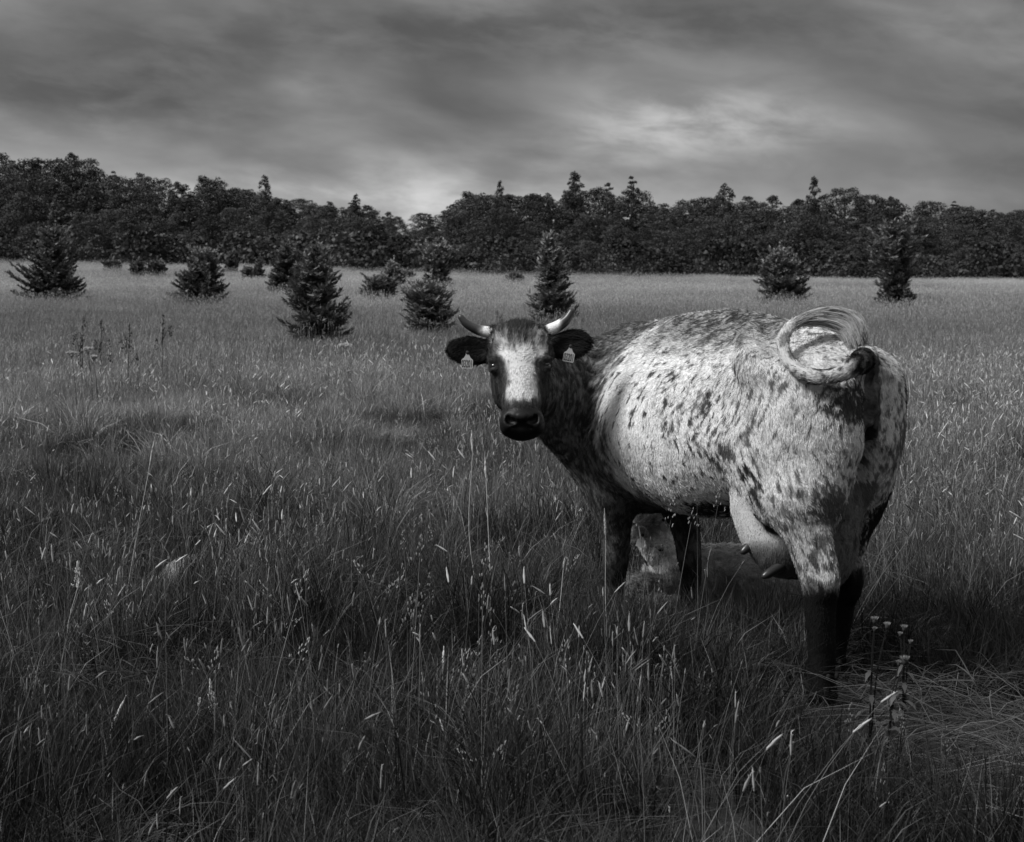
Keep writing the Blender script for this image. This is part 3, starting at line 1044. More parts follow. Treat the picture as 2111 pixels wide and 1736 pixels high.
def hollow(x, y):
    """patches of grazed, low grass"""
    def e(xd, yd, rx, ry):
        p = ground_at(xd, yd, .15)
        return 1 - sstep(.6, 1.3, np.sqrt(((x - p[0]) / rx) ** 2 + ((y - p[1]) / ry) ** 2))
    v = np.maximum.reduce([e(880, 900, .9, 1.6), e(950, 880, .8, 1.4), e(330, 900, .8, 1.0), e(170, 940, .6, .8)])
    return np.clip(v, 0, 1)


def n2d(x, y, f, o=2, s=0): return fbm(np.stack([x * f + s, y * f + s * 2, np.full_like(x, s)], 1), o)


def build_grass():
    pr = protos_grass()
    rs = np.random.RandomState(77)

    # near meadow: short turf
    x, y = field_points(rs, 4.6, 26, 16)
    tr, ho = trampled(x, y), hollow(x, y)
    h = (.75 + .65 * n2d(x, y, .8, 2, 3)) * (1 - .84 * tr) * (1 - .35 * ho) * (1 - .45 * resting(x, y))
    tone = (.22 + 1.5 * sstep(.28, .72, n2d(x, y, .9, 3, 9))) * (.36 + 2.1 * sstep(7, 22, y))  # vignette-like foreground darkening put into the blade tone, paler with distance
    hoof = np.minimum(np.hypot((x - 1.20) / .22, (y - 7.22) / .34), np.hypot((x - 1.33) / .18, (y - 7.62) / .34)) < 1
    h = np.where(hoof, .05, h)
    z = terrain(x, y)
    sc = np.stack([np.ones_like(h), np.ones_like(h), h], 1) * (.9 + .3 * rs.rand(len(h)))[:, None]
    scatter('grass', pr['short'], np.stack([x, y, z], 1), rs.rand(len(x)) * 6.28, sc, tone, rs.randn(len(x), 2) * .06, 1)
    # taller tufts
    x, y = field_points(rs, 4.6, 26, 15)
    tr, ho = trampled(x, y), hollow(x, y)
    cl = n2d(x, y, 1.1, 2, 21)
    keep = (rs.rand(len(x)) < sstep(.40, .60, cl) * 1.2) & (rs.rand(len(x)) > tr * .93) & (rs.rand(len(x)) > ho * .8)
    x, y, cl = x[keep], y[keep], cl[keep]
    h = (.25 + 1.15 * cl) * (.8 + .4 * rs.rand(len(x)))
    tone = (.25 + 1.5 * sstep(.28, .72, n2d(x, y, 1.1, 3, 5))) * (.36 + 2.1 * sstep(7, 22, y))  # same foreground darkening put into the tuft tone
    h = h * (1 - .55 * resting(x, y))
    # rank growth between the viewer and the cow's fore feet
    ex, ey = rs.uniform(.15, 1.2, 110), rs.uniform(7.6, 8.35, 110)
    k2 = rs.rand(110) > trampled(ex, ey)
    ex, ey = ex[k2], ey[k2]
    x, y = np.concatenate([x, ex]), np.concatenate([y, ey])
    h = np.concatenate([h, rs.uniform(.62, .95, len(ex))]); tone = np.concatenate([tone, rs.uniform(.3, .8, len(ex))])
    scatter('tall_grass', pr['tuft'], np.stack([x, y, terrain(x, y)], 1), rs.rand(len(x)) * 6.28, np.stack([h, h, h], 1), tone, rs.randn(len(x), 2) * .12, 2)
    # flowering stems
    x, y = field_points(rs, 4.8, 26, 13)
    tr, ho = trampled(x, y), hollow(x, y)
    cl = n2d(x, y, .8, 2, 33)
    right = sstep(1.0, 2.0, x - .13 * (y - 8)) * sstep(8.2, 9.5, y)
    cl2 = n2d(x, y, 2.3, 2, 41)
    keep = (rs.rand(len(x)) < (sstep(.42, .66, cl) * sstep(.35, .6, cl2) * 1.1 + .12 + .8 * right) * (.55 + .45 * sstep(6.5, 10, y))) & (rs.rand(len(x)) > tr) & (rs.rand(len(x)) > ho * .9)
    x, y = x[keep], y[keep]
    h = .70 + .40 * rs.rand(len(x))
    scatter('seed_grass', pr['seed'], np.stack([x, y, terrain(x, y)], 1), rs.rand(len(x)) * 6.28, np.stack([h, h, h], 1), (.40 + .75 * rs.rand(len(x))) * (.8 + .5 * sstep(8, 20, y)), rs.randn(len(x), 2) * .10, 3)
    x, y = field_points(rs, 5, 14, 1.6)
    keep = rs.rand(len(x)) > trampled(x, y)
    x, y = x[keep], y[keep]
    h = .7 + .4 * rs.rand(len(x))
    scatter('panicle_grass', pr['panicle'], np.stack([x, y, terrain(x, y)], 1), rs.rand(len(x)) * 6.28, np.stack([h, h, h], 1), .6 + .5 * rs.rand(len(x)), rs.randn(len(x), 2) * .12, 4)
    # lying straw
    x, y = field_points(rs, 4.6, 16, 9)
    tr = trampled(x, y)
    keep = (rs.rand(len(x)) < np.maximum(tr * 1.0, .22)) & (np.hypot((x - 1.19) / .38, (y - 7.15) / .48) > 1)
    x, y, tr = x[keep], y[keep], tr[keep]
    zz = terrain(x, y) + .02 + .10 * rs.rand(len(x)) * (1 - tr)
    scatter('lying_straw', pr['lying'], np.stack([x, y, zz], 1), rs.rand(len(x)) * 6.28, np.ones((len(x), 3)) * (.8 + .5 * rs.rand(len(x)))[:, None], .22 + .35 * rs.rand(len(x)), rs.randn(len(x), 2) * .08, 5)
    # the far field
    x, y = field_points(rs, 23, 150, 2.1, 3)
    band = n2d(x * .5, y * .35, .22, 3, 61)
    h = .75 + .45 * n2d(x, y, .3, 2, 13)
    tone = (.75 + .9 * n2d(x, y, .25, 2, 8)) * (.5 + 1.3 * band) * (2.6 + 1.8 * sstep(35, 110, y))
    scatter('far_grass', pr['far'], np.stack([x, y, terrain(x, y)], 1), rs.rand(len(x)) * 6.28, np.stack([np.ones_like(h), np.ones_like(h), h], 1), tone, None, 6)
    x, y = field_points(rs, 23, 148, 1.5, 3)
    band = n2d(x * .5, y * .35, .22, 3, 61)
    keep = rs.rand(len(x)) < sstep(.28, .55, band) + .25
    x, y, band = x[keep], y[keep], band[keep]
    h = .8 + .35 * rs.rand(len(x))
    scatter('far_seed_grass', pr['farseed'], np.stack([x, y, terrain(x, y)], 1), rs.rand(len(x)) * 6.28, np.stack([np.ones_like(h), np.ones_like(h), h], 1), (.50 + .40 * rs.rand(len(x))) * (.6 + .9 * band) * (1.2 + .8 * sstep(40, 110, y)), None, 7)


# ================================================================== THE COW
A_AX = np.array([-.57077106, .82110925, 0.])
N_AX = np.array([-.82110925, -.57077106, 0.])
COW_O = np.array([.96082355, 8.06189976, 0.])


def to_cow(P):
    r = np.asarray(P) - COW_O
    return np.stack([r @ A_AX, r @ N_AX, r[..., 2]], -1)


def px_cow(x, y, ly):
    """cow-space point where the sight line meets the lengthwise plane at lateral offset ly"""
    d, o = ray(x, y), np.array([0, 0, CAM_H])
    t = ((COW_O + N_AX * ly - o) @ N_AX) / (d @ N_AX)
    return to_cow(o + d * t)


def px_depth(x, y, Y):
    return to_cow(at_depth(x, y, Y))


# head frame: origin between the eyes
H_O = to_cow(at_depth(1072.5, 757.8, 8.0))
TILT = math.radians(20)
_hx = np.array([1, 0, 0.]); _hy = np.array([0, math.sin(TILT), math.cos(TILT)]); _hz = np.array([0, -math.cos(TILT), math.sin(TILT)])
_roll = math.radians(1.5)
_hx, _hy = _hx * math.cos(_roll) + _hy * math.sin(_roll), _hy * math.cos(_roll) - _hx * math.sin(_roll)
HR = np.stack([np.array([v @ A_AX, v @ N_AX, v[2]]) for v in (_hx, _hy, _hz)], 1)    # columns in cow space


def hd(x, y, z):
    return H_O + HR @ np.array([x, y, z])


def build_cow_solid():
    S = Solid((-.98, -.55, -.02), (1.2, 1.12, 1.62), .0085)
    P = px_cow
    # trunk
    xs = [-.74, -.62, -.45, -.30, -.10, .10, .30, .50, .65, .80, .95]
    top = [1.31, 1.37, 1.42, 1.440, 1.468, 1.480, 1.463, 1.430, 1.402, 1.370, 1.31]
    bot = [1.00, .88, .80, .79, .71, .645, .640, .655, .665, .67, .77]
    hw = [.16, .240, .275, .295, .340, .380, .388, .355, .305, .255, .16]
    zc = [1.18, 1.17, 1.13, 1.08, 1.03, 1.00, .99, .99, .98, .98, 1.02]
    nt = [2.2, 2.2, 2.1, 2.0, 1.9, 1.9, 1.9, 1.85, 1.8, 1.8, 2.0]
    nb = [2.0, 2.1, 2.2, 2.1, 2.0, 2.0, 2.0, 2.0, 2.1, 2.1, 2.0]
    S.loft(xs, top, bot, hw, zc, nt, nb, .05)
    # hooks and pins, spine ridge
    for s in (1, -1):
        S.chain([(-.16, s * .10, 1.425), (-.26, s * .19, 1.385), (-.35, s * .265, 1.318), (-.45, s * .24, 1.28), (-.64, s * .16, 1.26)],
                [.040, .050, .070, .052, .06], .05)
    S.chain([(-.72, 0, 1.335), (-.45, 0, 1.415), (-.1, 0, 1.472), (.1, 0, 1.482), (.3, 0, 1.468), (.6, 0, 1.425), (.78, 0, 1.405)],
            [.03, .024, .02, .02, .02, .024, .03], .10)
    # hollow of the flank
    for s in (1, -1):
        S.ell((-.20, s * .43, 1.18), (.135, .155, .18), k=.08, mode='cut')
    # hind legs
    S.ell((-.44, .16, .98), (.21, .12, .34), k=.16)
    S.ell((-.60, .12, 1.00), (.14, .11, .32), k=.14)
    S.chain([(-.30, .235, 1.00), (-.37, .235, .90), (-.45, .215, .78)], [.07, .085, .08], .10)
    lh = [P(1668, 1010, .16), P(1660, 1060, .17), P(1667, 1110, .17), P(1679, 1160, .165), P(1688, 1205, .16), P(1691, 1250, .16), P(1693, 1300, .16), P(1694, 1360, .16), P(1694, 1400, .16), P(1694, 1428, .16)]
    S.chain(lh, [.130, .103, .084, .072, .068, .062, .055, .051, .053, .060], .06)
    S.chain([P(1700, 1100, .165), P(1709, 1150, .165), P(1712, 1185, .16), P(1710, 1215, .16)], [.02, .026, .032, .03], .05)
    S.ell((-.44, -.16, .98), (.20, .11, .34), k=.16)
    S.ell((-.58, -.13, 1.07), (.14, .11, .28), k=.12)
    S.chain([(-.30, -.235, 1.00), (-.37, -.235, .90), (-.45, -.215, .78)], [.07, .085, .08], .10)
    rh = [P(1772, 1000, -.17), P(1762, 1060, -.175), P(1751, 1110, -.17), P(1746, 1160, -.165), P(1743, 1205, -.165), P(1736, 1250, -.165), P(1728, 1300, -.165), P(1723, 1350, -.165), P(1721, 1385, -.165), P(1720, 1400, -.165)]
    S.chain(rh, [.115, .088, .068, .058, .056, .050, .045, .043, .046, .052], .06)
    S.chain([P(1770, 1110, -.165), P(1764, 1150, -.165), P(1761, 1190, -.165), P(1757, 1220, -.165)], [.016, .022, .028, .026], .05)
    # cleft between the buttocks
    S.ell((-.80, 0, 1.00), (.14, .020, .20), k=.09, mode='cut')
    S.ell((-.70, -.025, .82), (.20, .020, .22), k=.05, mode='cut')
    S.ell((-.712, 0, 1.18), (.05, .030, .085), k=.03)
    for q in range(4): S.ell((-.742, .014 * (-1) ** q, 1.10 + .045 * q), (.016, .022, .012), k=.03)
    # fore legs
    lf = [(.60, .18, .88), P(1266, 1010, .18), P(1268, 1060, .18), P(1270, 1110, .175), P(1269, 1150, .17), P(1267, 1200, .165), P(1267, 1280, .16), P(1267, 1335, .16)]
    S.chain(lf, [.14, .098, .076, .062, .058, .045, .042, .052], .08)
    rf = [(.50, -.18, .88), P(1396, 1020, -.18), P(1408, 1065, -.175), P(1416, 1105, -.175), P(1420, 1145, -.17), P(1425, 1190, -.165), P(1424, 1260, -.16), P(1424, 1315, -.16)]
    S.chain(rf, [.13, .092, .068, .058, .054, .043, .043, .052], .08)
    # brisket
    S.chain([(.92, .06, .92), (.82, .03, .80), (.60, 0, .74)], [.12, .13, .11], .12)
    S.chain([px_depth(1128, 880, 8.40), px_depth(1172, 940, 8.50), px_depth(1222, 1000, 8.52), px_depth(1258, 1040, 8.45)], [.035, .04, .045, .05], .10)
    # udder
    S.chain([P(1566, 1040, .13), P(1592, 1085, .11), P(1622, 1115, .08)], [.115, .135, .150], .04)
    S.ell((-.50, 0, .68), (.15, .12, .27), k=.05)
    S.ell((-.38, 0, .64), (.18, .15, .17), k=.05)
    # neck: upright oval sections turning to the cow's left
    secs = [((.46, .0, 1.04), .10, 1.6), ((.64, .03, 1.04), .175, 1.70), ((.82, .12, 1.085), .165, 1.75), ((.845, .29, 1.145), .140, 1.75), ((.765, .47, 1.185), .120, 1.55), ((.65, .63, 1.215), .105, 1.35), ((.585, .725, 1.24), .095, 1.2)]
    c_, r_, f_ = (spline(np.array([q[0] for q in secs]), 3), spline(np.array([[q[1]] for q in secs]), 3)[:, 0], spline(np.array([[q[2]] for q in secs]), 3)[:, 0])

    def neck(X, Y, Z):
        D = np.full(X.shape, 9., np.float32)
        for i in range(len(c_) - 1):
            a, ba = c_[i], c_[i + 1] - c_[i]
            px, py, pz = X - a[0], Y - a[1], Z - a[2]
            t = np.clip((px * ba[0] + py * ba[1]) / (ba[0] ** 2 + ba[1] ** 2), 0, 1)
            R, f = r_[i] + (r_[i + 1] - r_[i]) * t, f_[i] + (f_[i + 1] - f_[i]) * t
            q = np.sqrt((px - t * ba[0]) ** 2 + (py - t * ba[1]) ** 2)
            D = np.minimum(D, np.sqrt(q ** 2 + ((pz - t * ba[2]) / f) ** 2) - R)
        return D
    S.op(neck, (.3, -.2, .7), (1.1, .85, 1.5), .09)
    # head
    def he(c, r, k=.03, mode='add'):
        S.ell(hd(*c), r, HR, k, mode)
    he((0, .085, -.045), (.106, .115, .10), .03)
    he((0, .170, -.045), (.092, .030, .055), .04)
    he((0, .075, .012), (.116, .112, .06), .04)
    for s in (1, -1):
        he((s * .098, .014, .010), (.030, .036, .046), .03)
        he((s * .108, .020, .044), (.021, .009, .019), .012)
        he((s * .112, -.002, .058), (.018, .010, .022), .006, 'cut')
        he((s * .112, -.018, .036), (.016, .007, .016), .010)
        he((s * .102, .160, -.045), (.030, .032, .03), .03)
        he((s * .078, -.05, -.06), (.040, .10, .07), .05)
    S.chain([hd(0, .0, .0), hd(0, -.10, .02), hd(0, -.21, .035)], [.090, .080, .072], .04)
    S.chain([hd(0, -.04, -.09), hd(0, -.14, -.05), hd(0, -.24, .0)], [.075, .068, .060], .05)
    he((0, -.225, .045), (.074, .040, .060), .03)
    he((0, -.262, .040), (.080, .038, .050), .03)
    for s in (1, -1):
        he((s * .052, -.250, .062), (.036, .044, .042), .025)
        he((s * .060, -.275, .030), (.026, .022, .045), .02)
    he((0, -.292, .020), (.052, .020, .045), .025)
    for s in (1, -1):
        he((s * .042, -.256, .110), (.021, .012, .030), .010, 'cut')
        he((s * .056, -.246, .098), (.009, .018, .022), .010, 'cut')
    S.ell(hd(0, -.240, .118), (.030, .020, .012), HR, .02)
    S.chain([hd(-.085, -.270, .02), hd(-.05, -.281, .075), hd(0, -.277, .092), hd(.05, -.281, .075), hd(.085, -.270, .02)], [.004] * 5, .012, cut=True)
    S.chain([hd(0, .02, -.09), hd(0, .01, -.15)], [.095, .10], .05)
    # ears
    def rotz(d):
        c, s = math.cos(math.radians(d)), math.sin(math.radians(d))
        return HR @ np.array([[c, -s, 0], [s, c, 0], [0, 0, 1]])
    for (cx, cy, ln, ht, ang, bx, by) in ((-.205, .096, .098, .062, -8, -.10, .07), (.212, .112, .092, .062, 15, .10, .075)):
        R = rotz(ang)
        S.ell(hd(cx, cy, -.055), (ln, ht, .020), R, .02)
        S.cone(hd(bx, by, -.05), hd(cx * .72, cy, -.055), .036, .034, .03)
        S.ell(hd(cx, cy - .005, -.026), (ln * .74, ht * .70, .022), R, .012, 'cut')
    # tail: from the tail head, swung out to the left side and curled up over the back
    tl = [(-.60, 0, 1.36), (-.70, .0, 1.35), px_depth(1766, 750, 7.32), px_depth(1738, 768, 7.30), px_depth(1697, 777, 7.31), px_depth(1655, 769, 7.35), px_depth(1627, 745, 7.40),
          px_depth(1614, 712, 7.45), px_depth(1622, 682, 7.50), px_depth(1645, 664, 7.55), px_depth(1680, 656, 7.58), px_depth(1712, 655, 7.57), px_depth(1742, 664, 7.55), px_depth(1760, 684, 7.52)]
    S.chain(tl, [.058, .052, .040, .032, .028, .026, .024, .022, .020, .020, .021, .023, .022, .012], .014)
    return S



def soft_disc(P, c, r, e=.35):
    """1 inside an ellipsoid (centre c, radii r), fading to 0 at its edge"""
    q = np.sqrt((((P - np.asarray(c)) / np.asarray(r)) ** 2).sum(1))
    return 1 - sstep(1 - e, 1 + e, q)


def cow_zone(P):
    """head coordinates and masks"""
    Q = (P - H_O) @ HR
    head = ((Q[:, 2] > -.13) & (Q[:, 1] > -.35) & (np.abs(Q[:, 0]) < .135) & (Q[:, 1] < .25)) & (P[:, 1] > .45)
    ear = np.minimum((((Q - np.array([-.205, .096, -.055])) / np.array([.105, .075, .06])) ** 2).sum(1), (((Q - np.array([.212, .112, -.055])) / np.array([.10, .078, .06])) ** 2).sum(1)) < 1
    return Q, head.astype(float), ear.astype(float)


TAIL_PX = np.array([(-.60, 0, 1.36), (-.70, .0, 1.35), px_depth(1766, 750, 7.32), px_depth(1738, 768, 7.30), px_depth(1697, 777, 7.31), px_depth(1655, 769, 7.35), px_depth(1627, 745, 7.40),
                    px_depth(1614, 712, 7.45), px_depth(1622, 682, 7.50), px_depth(1645, 664, 7.55), px_depth(1680, 656, 7.58), px_depth(1712, 655, 7.57), px_depth(1742, 664, 7.55), px_depth(1760, 684, 7.52)])
TAIL_C = spline(TAIL_PX, 6)


def tail_info(P):
    best = np.full(len(P), 9.)
    tan = np.zeros((len(P), 3))
    pos = np.zeros(len(P))
    for i in range(len(TAIL_C) - 1):
        d = np.linalg.norm(P - (TAIL_C[i] + TAIL_C[i + 1]) / 2, axis=1)
        m = d < best
        best[m] = d[m]
        tan[m] = (TAIL_C[i + 1] - TAIL_C[i])
        pos[m] = i / (len(TAIL_C) - 1)
    return best, tan / np.maximum(np.linalg.norm(tan, axis=1, keepdims=True), 1e-9), pos


def cow_coat(P):
    """coat albedo: a roan shorthorn-like coat with dark neck, legs and head sides and a white blaze"""
    x, y, z = P[:, 0], P[:, 1], P[:, 2]
    n1 = fbm(P * 7, 3)
    n2 = fbm(P * 26 + 5, 2)
    # streaks follow the lie of the hair
    u = x + .45 * (z - 1.05) * np.sign(z - 1.0) * (np.abs(z - 1.0) > 0)
    st = fbm(np.stack([u * 62, y * 62, z * 20], 1), 2)
    st2 = fbm(np.stack([u * 110 + 9, y * 110, z * 36], 1), 2)
    d = np.zeros(len(P))
    # flecks on the barrel, denser in places
    dens = fbm(P * 3.1 + 40, 2)
    th = .665 - .20 * (dens - .35)
    d = np.maximum(d, (.42 + .45 * n2) * sstep(th, th + .08, st))
    d = np.maximum(d, .50 * sstep(.52, .75, st2) * sstep(.30, .7, dens))
    # grey mottling along the back and over the rump
    back = sstep(1.30, 1.46, z) * sstep(.62, .3, x) * sstep(-.48, -.25, x)
    d = np.maximum(d, back * (.25 + .65 * sstep(.40, .62, st2 * .6 + n2 * .4)) * .8)
    rump = sstep(-.05, -.35, x) * sstep(.60, .85, z)
    d = d * (1 - .30 * rump)
    d = np.maximum(d, rump * (.05 + .18 * sstep(.46, .72, n2 * .4 + st2 * .6)))
    # neck and shoulder
    front = x + np.clip(y - .32, 0, 1) * 2.0 + .16 * sstep(1.0, .80, z)
    nb = sstep(.50, .68, front + (st - .5) * .22 + (n1 - .5) * .18)
    d = np.maximum(d, nb * (.38 + .40 * sstep(.36, .62, n2 * .35 + st2 * .65)))
    # fore legs
    fl = (x > .32) * sstep(.78, .66, z)
    d = np.maximum(d, fl * (.50 + .35 * sstep(.40, .62, n2 * .4 + st2 * .6) + .4 * sstep(.45, .3, z)))
    d = np.where((x > .32) & (y > 0), d * (1 - .85 * soft_disc(P, px_cow(1292, 985, .28), (.06, .12, .09))), d)
    # hind legs
    hl = (x < -.2)
    leg = sstep(.90, .70, z) * hl
    d = np.maximum(d, leg * (.12 + .44 * sstep(.42, .68, n2 * .4 + st2 * .6)))
    d = np.maximum(d, hl * sstep(.50, .42, z + (n1 - .5) * .16 + (st2 - .5) * .08) * (1.22 + .12 * n2))
    d = np.where(hl & (y > 0), d * (1 - .5 * soft_disc(P, px_cow(1703, 1188, .18), (.04, .06, .018))), d)
    for c, r, a in ((px_cow(1745, 830, .12), (.10, .10, .10), .72), (px_cow(1722, 1045, .17), (.11, .10, .09), .48),
                    (px_cow(1800, 1060, -.22), (.16, .09, .16), 1.), (px_cow(1862, 820, -.22), (.08, .08, .07), .9), (px_cow(1845, 900, -.2), (.12, .1, .12), .45),
                    (px_cow(1470, 1058, .16), (.16, .12, .05), .8), (px_cow(1508, 1070, .08), (.09, .1, .03), .9), (px_cow(1558, 975, .27), (.05, .08, .045), 1.),
                    (px_cow(1575, 1010, .27), (.04, .08, .06), .8), (px_cow(1575, 1010, .27), (.03, .08, .04), .8),
                    (px_cow(1450, 790, .38), (.03, .06, .08), .6), (px_cow(1490, 930, .34), (.05, .06, .035), .6), (px_cow(1570, 720, .25), (.14, .1, .06), .15)):
        m = soft_disc(P, c, r, .6)
        d = np.maximum(d, a * sstep(.40, .70, m * .75 + (n2 - .45) * .5 + (st2 - .45) * 1.3) * (m > 0))
    # udder: pale below the flank
    ud = soft_disc(P, px_cow(1590, 1095, .12), (.22, .2, .19), .2)
    up = np.maximum(soft_disc(P, px_cow(1592, 1045, .2), (.07, .1, .06), .4), soft_disc(P, px_cow(1603, 1085, .2), (.05, .1, .035), .4))
    d = np.where(ud > .4, np.maximum(.10, sstep(.35, .75, up * .8 + (n2 - .4) * .9) * (up > 0)), d)
    bag_shade = soft_disc(P, px_cow(1625, 1150, .1), (.16, .2, .09), .4)  # shade on the udder's underside, put into the coat colour
    d = np.maximum(d, bag_shade * .55)
    mid = (np.abs(y) < .10) & (x < -.35) & (z < .86)
    d = np.where(mid, np.maximum(d, .42), d)
    # bare skin under the tail
    vul = soft_disc(P, (-.74, 0, 1.12), (.14, .045, .24), .3)
    d = np.maximum(d, vul)
    # tail
    tdist, _, tpos = tail_info(P)
    tm = (tdist < .055) & (tpos > .09)
    td = .10 + .75 * sstep(.48, .62, fbm(P * 42, 2)) * sstep(.75, .2, tpos) * .9 + .75 * sstep(.21, .11, tpos + (n2 - .5) * .08)
    d = np.where(tm, td, d)
    # head
    Q, head, ear = cow_zone(P)
    qx, qy = Q[:, 0], Q[:, 1]
    w = .058 + .058 * sstep(-.01, .07, qy) + .008 * sstep(-.05, -.16, qy)
    nz = fbm(Q * 24, 3)
    hs = fbm(np.stack([qx * 90, qy * 32, Q[:, 2] * 40], 1), 2)
    blaze = sstep(w + .022, w - .016, np.abs(qx - .004 + .02 * (nz - .5)) + (hs - .5) * .03) * sstep(-.192, -.145, qy + (hs - .5) * .05)
    fore = sstep(.03, .10, qy + (hs - .5) * .06)
    vee = sstep(.062, .030, np.abs(qx)) * sstep(.035, .11, qy + np.abs(qx) * .3)
    grey = .14 + .42 * sstep(.40, .62, hs * .7 + nz * .3) + .40 * vee + .55 * sstep(.125, .165, qy + (nz - .5) * .05)
    hdk = .93 - blaze * (.90 - .80 * np.clip(fore * grey, 0, 1))
    hdk = np.maximum(hdk, sstep(-.185, -.205, qy))
    hdk = np.where(np.abs(qx) > w + .01, hdk - .22 * sstep(.40, .65, hs) * sstep(-.2, -.1, qy), hdk)
    d = np.where(head > 0, hdk, d)
    d = np.where(ear > 0, 1.15, d)
    d = np.clip(d, 0, 1.35)
    v = np.exp(np.log(.66) * (1 - d) + np.log(.014) * d)
    return v


def cow_flow(P, N):
    x, y, z = P[:, 0], P[:, 1], P[:, 2]
    f = np.zeros_like(P)
    f[:, 0] = .75 * sstep(1.02, 1.3, z) - .75 * sstep(.95, .75, z)
    f[:, 2] = -1
    r = sstep(-.15, -.4, x)
    f[:, 0] = f[:, 0] * (1 - r) - .35 * r
    low = sstep(.75, .55, z)
    f[:, 0] *= (1 - low * .8)
    Q, head, ear = cow_zone(P)
    hfl = np.stack([Q[:, 0] * 9, np.where(Q[:, 1] > -.01, .5 + Q[:, 1] * 4, -1.0), np.full(len(P), .1)], 1)
    m = head > 0
    f[m] = hfl[m] @ HR.T
    m = ear > 0
    f[m] = (np.stack([np.sign(Q[:, 0]), -.3 + 0 * z, .2 + 0 * z], 1) @ HR.T)[m]
    td, tt, tp = tail_info(P)
    m = (td < .055) & (tp > .09)
    f[m] = tt[m]
    f += (np.stack([vnoise(P * 9), vnoise(P * 9 + 31), vnoise(P * 9 + 77)], 1) - .5) * .8
    f += (np.stack([vnoise(P * 40), vnoise(P * 40 + 31), vnoise(P * 40 + 77)], 1) - .5) * .9
    return f


def coat_material(name, rough=.6, spec=.25):
    m, nt, b = principled(name, .5, rough, spec)
    a = nt.nodes.new('ShaderNodeAttribute')
    a.attribute_name = 'shade'
    nt.links.new(a.outputs['Fac'], b.inputs['Base Color'])
    return m


def make_fur(name, V, Fq, parent, mat, count, length, flow, shade, lay=.3, curl=0.0, radius=.0009, seed=1, keep=None):
    rs = np.random.RandomState(seed)
    A, B, Cc, Dd = (V[Fq[:, k]] for k in range(4))
    area = .5 * np.linalg.norm(np.cross(Cc - A, Dd - B), axis=1)
    cum = np.cumsum(area)
    fi = np.searchsorted(cum, rs.rand(count) * cum[-1])
    fi = np.clip(fi, 0, len(Fq) - 1)
    a, b = rs.rand(count, 1), rs.rand(count, 1)
    P = (A[fi] * (1 - a) * (1 - b) + B[fi] * a * (1 - b) + Cc[fi] * a * b + Dd[fi] * (1 - a) * b)
    VN = vnormals(V, Fq)
    N = VN[Fq[fi, 0]] * (1 - a) * (1 - b) + VN[Fq[fi, 1]] * a * (1 - b) + VN[Fq[fi, 2]] * a * b + VN[Fq[fi, 3]] * (1 - a) * b
    N /= np.linalg.norm(N, axis=1, keepdims=True)
    L = length(P) if callable(length) else np.full(count, length)
    L = L * (.6 + .7 * rs.rand(count))
    ok = L > .002
    if keep is not None: ok &= keep(P)
    P, N, L = P[ok], N[ok], L[ok]
    n = len(P)
    f = flow(P, N)
    f = f - N * (f * N).sum(1, keepdims=True)
    f /= np.maximum(np.linalg.norm(f, axis=1, keepdims=True), 1e-6)
    f += rs.randn(n, 3) * .18
    K = 4
    pts = np.zeros((n, K, 3), np.float32)
    S_ = np.cross(N, f)
    ph = rs.rand(n) * 6.28 * .3 + fbm(P * 30, 1) * 12
    for k in range(K):
        t = k / (K - 1)
        off = f * (L * t)[:, None] + N * (L * lay * (t - .45 * t * t) * 1.2)[:, None]
        if curl:
            off = off + S_ * (L * curl * np.sin(ph + t * 4.2) * t)[:, None]
        pts[:, k] = P - N * .001 + off
    cu = bpy.data.hair_curves.new(name)
    cu.add_curves([K] * n)
    cu.attributes['position'].data.foreach_set('vector', pts.reshape(-1))
    ra = cu.attributes.get('radius') or cu.attributes.new('radius', 'FLOAT', 'POINT')
    rr = np.tile(np.array([1, .9, .65, .15], np.float32) * radius, n)
    ra.data.foreach_set('value', rr)
    sh = shade(P) * (.72 + .56 * rs.rand(n))
    at = cu.attributes.new('shade', 'FLOAT', 'CURVE')
    at.data.foreach_set('value', sh.astype(np.float32))
    cu.materials.append(mat)
    o = bpy.data.objects.new(name, cu)
    C.objects.link(o)
    o.parent = parent
    return o


def long_hair(name, strands, shades, parent, mat, radius=.0008):
    """strands: (n,K,3)"""
    n, K, _ = strands.shape
    cu = bpy.data.hair_curves.new(name)
    cu.add_curves([K] * n)
    cu.attributes['position'].data.foreach_set('vector', strands.astype(np.float32).reshape(-1))
    ra = cu.attributes.get('radius') or cu.attributes.new('radius', 'FLOAT', 'POINT')
    prof = np.linspace(1, .3, K).astype(np.float32) * radius
    ra.data.foreach_set('value', np.tile(prof, n))
    cu.attributes.new('shade', 'FLOAT', 'CURVE').data.foreach_set('value', shades.astype(np.float32))
    cu.materials.append(mat)
    o = bpy.data.objects.new(name, cu)
    C.objects.link(o)
    o.parent = parent
    return o


S = build_cow_solid()
cow_V, cow_F = S.mesh(4)
del S


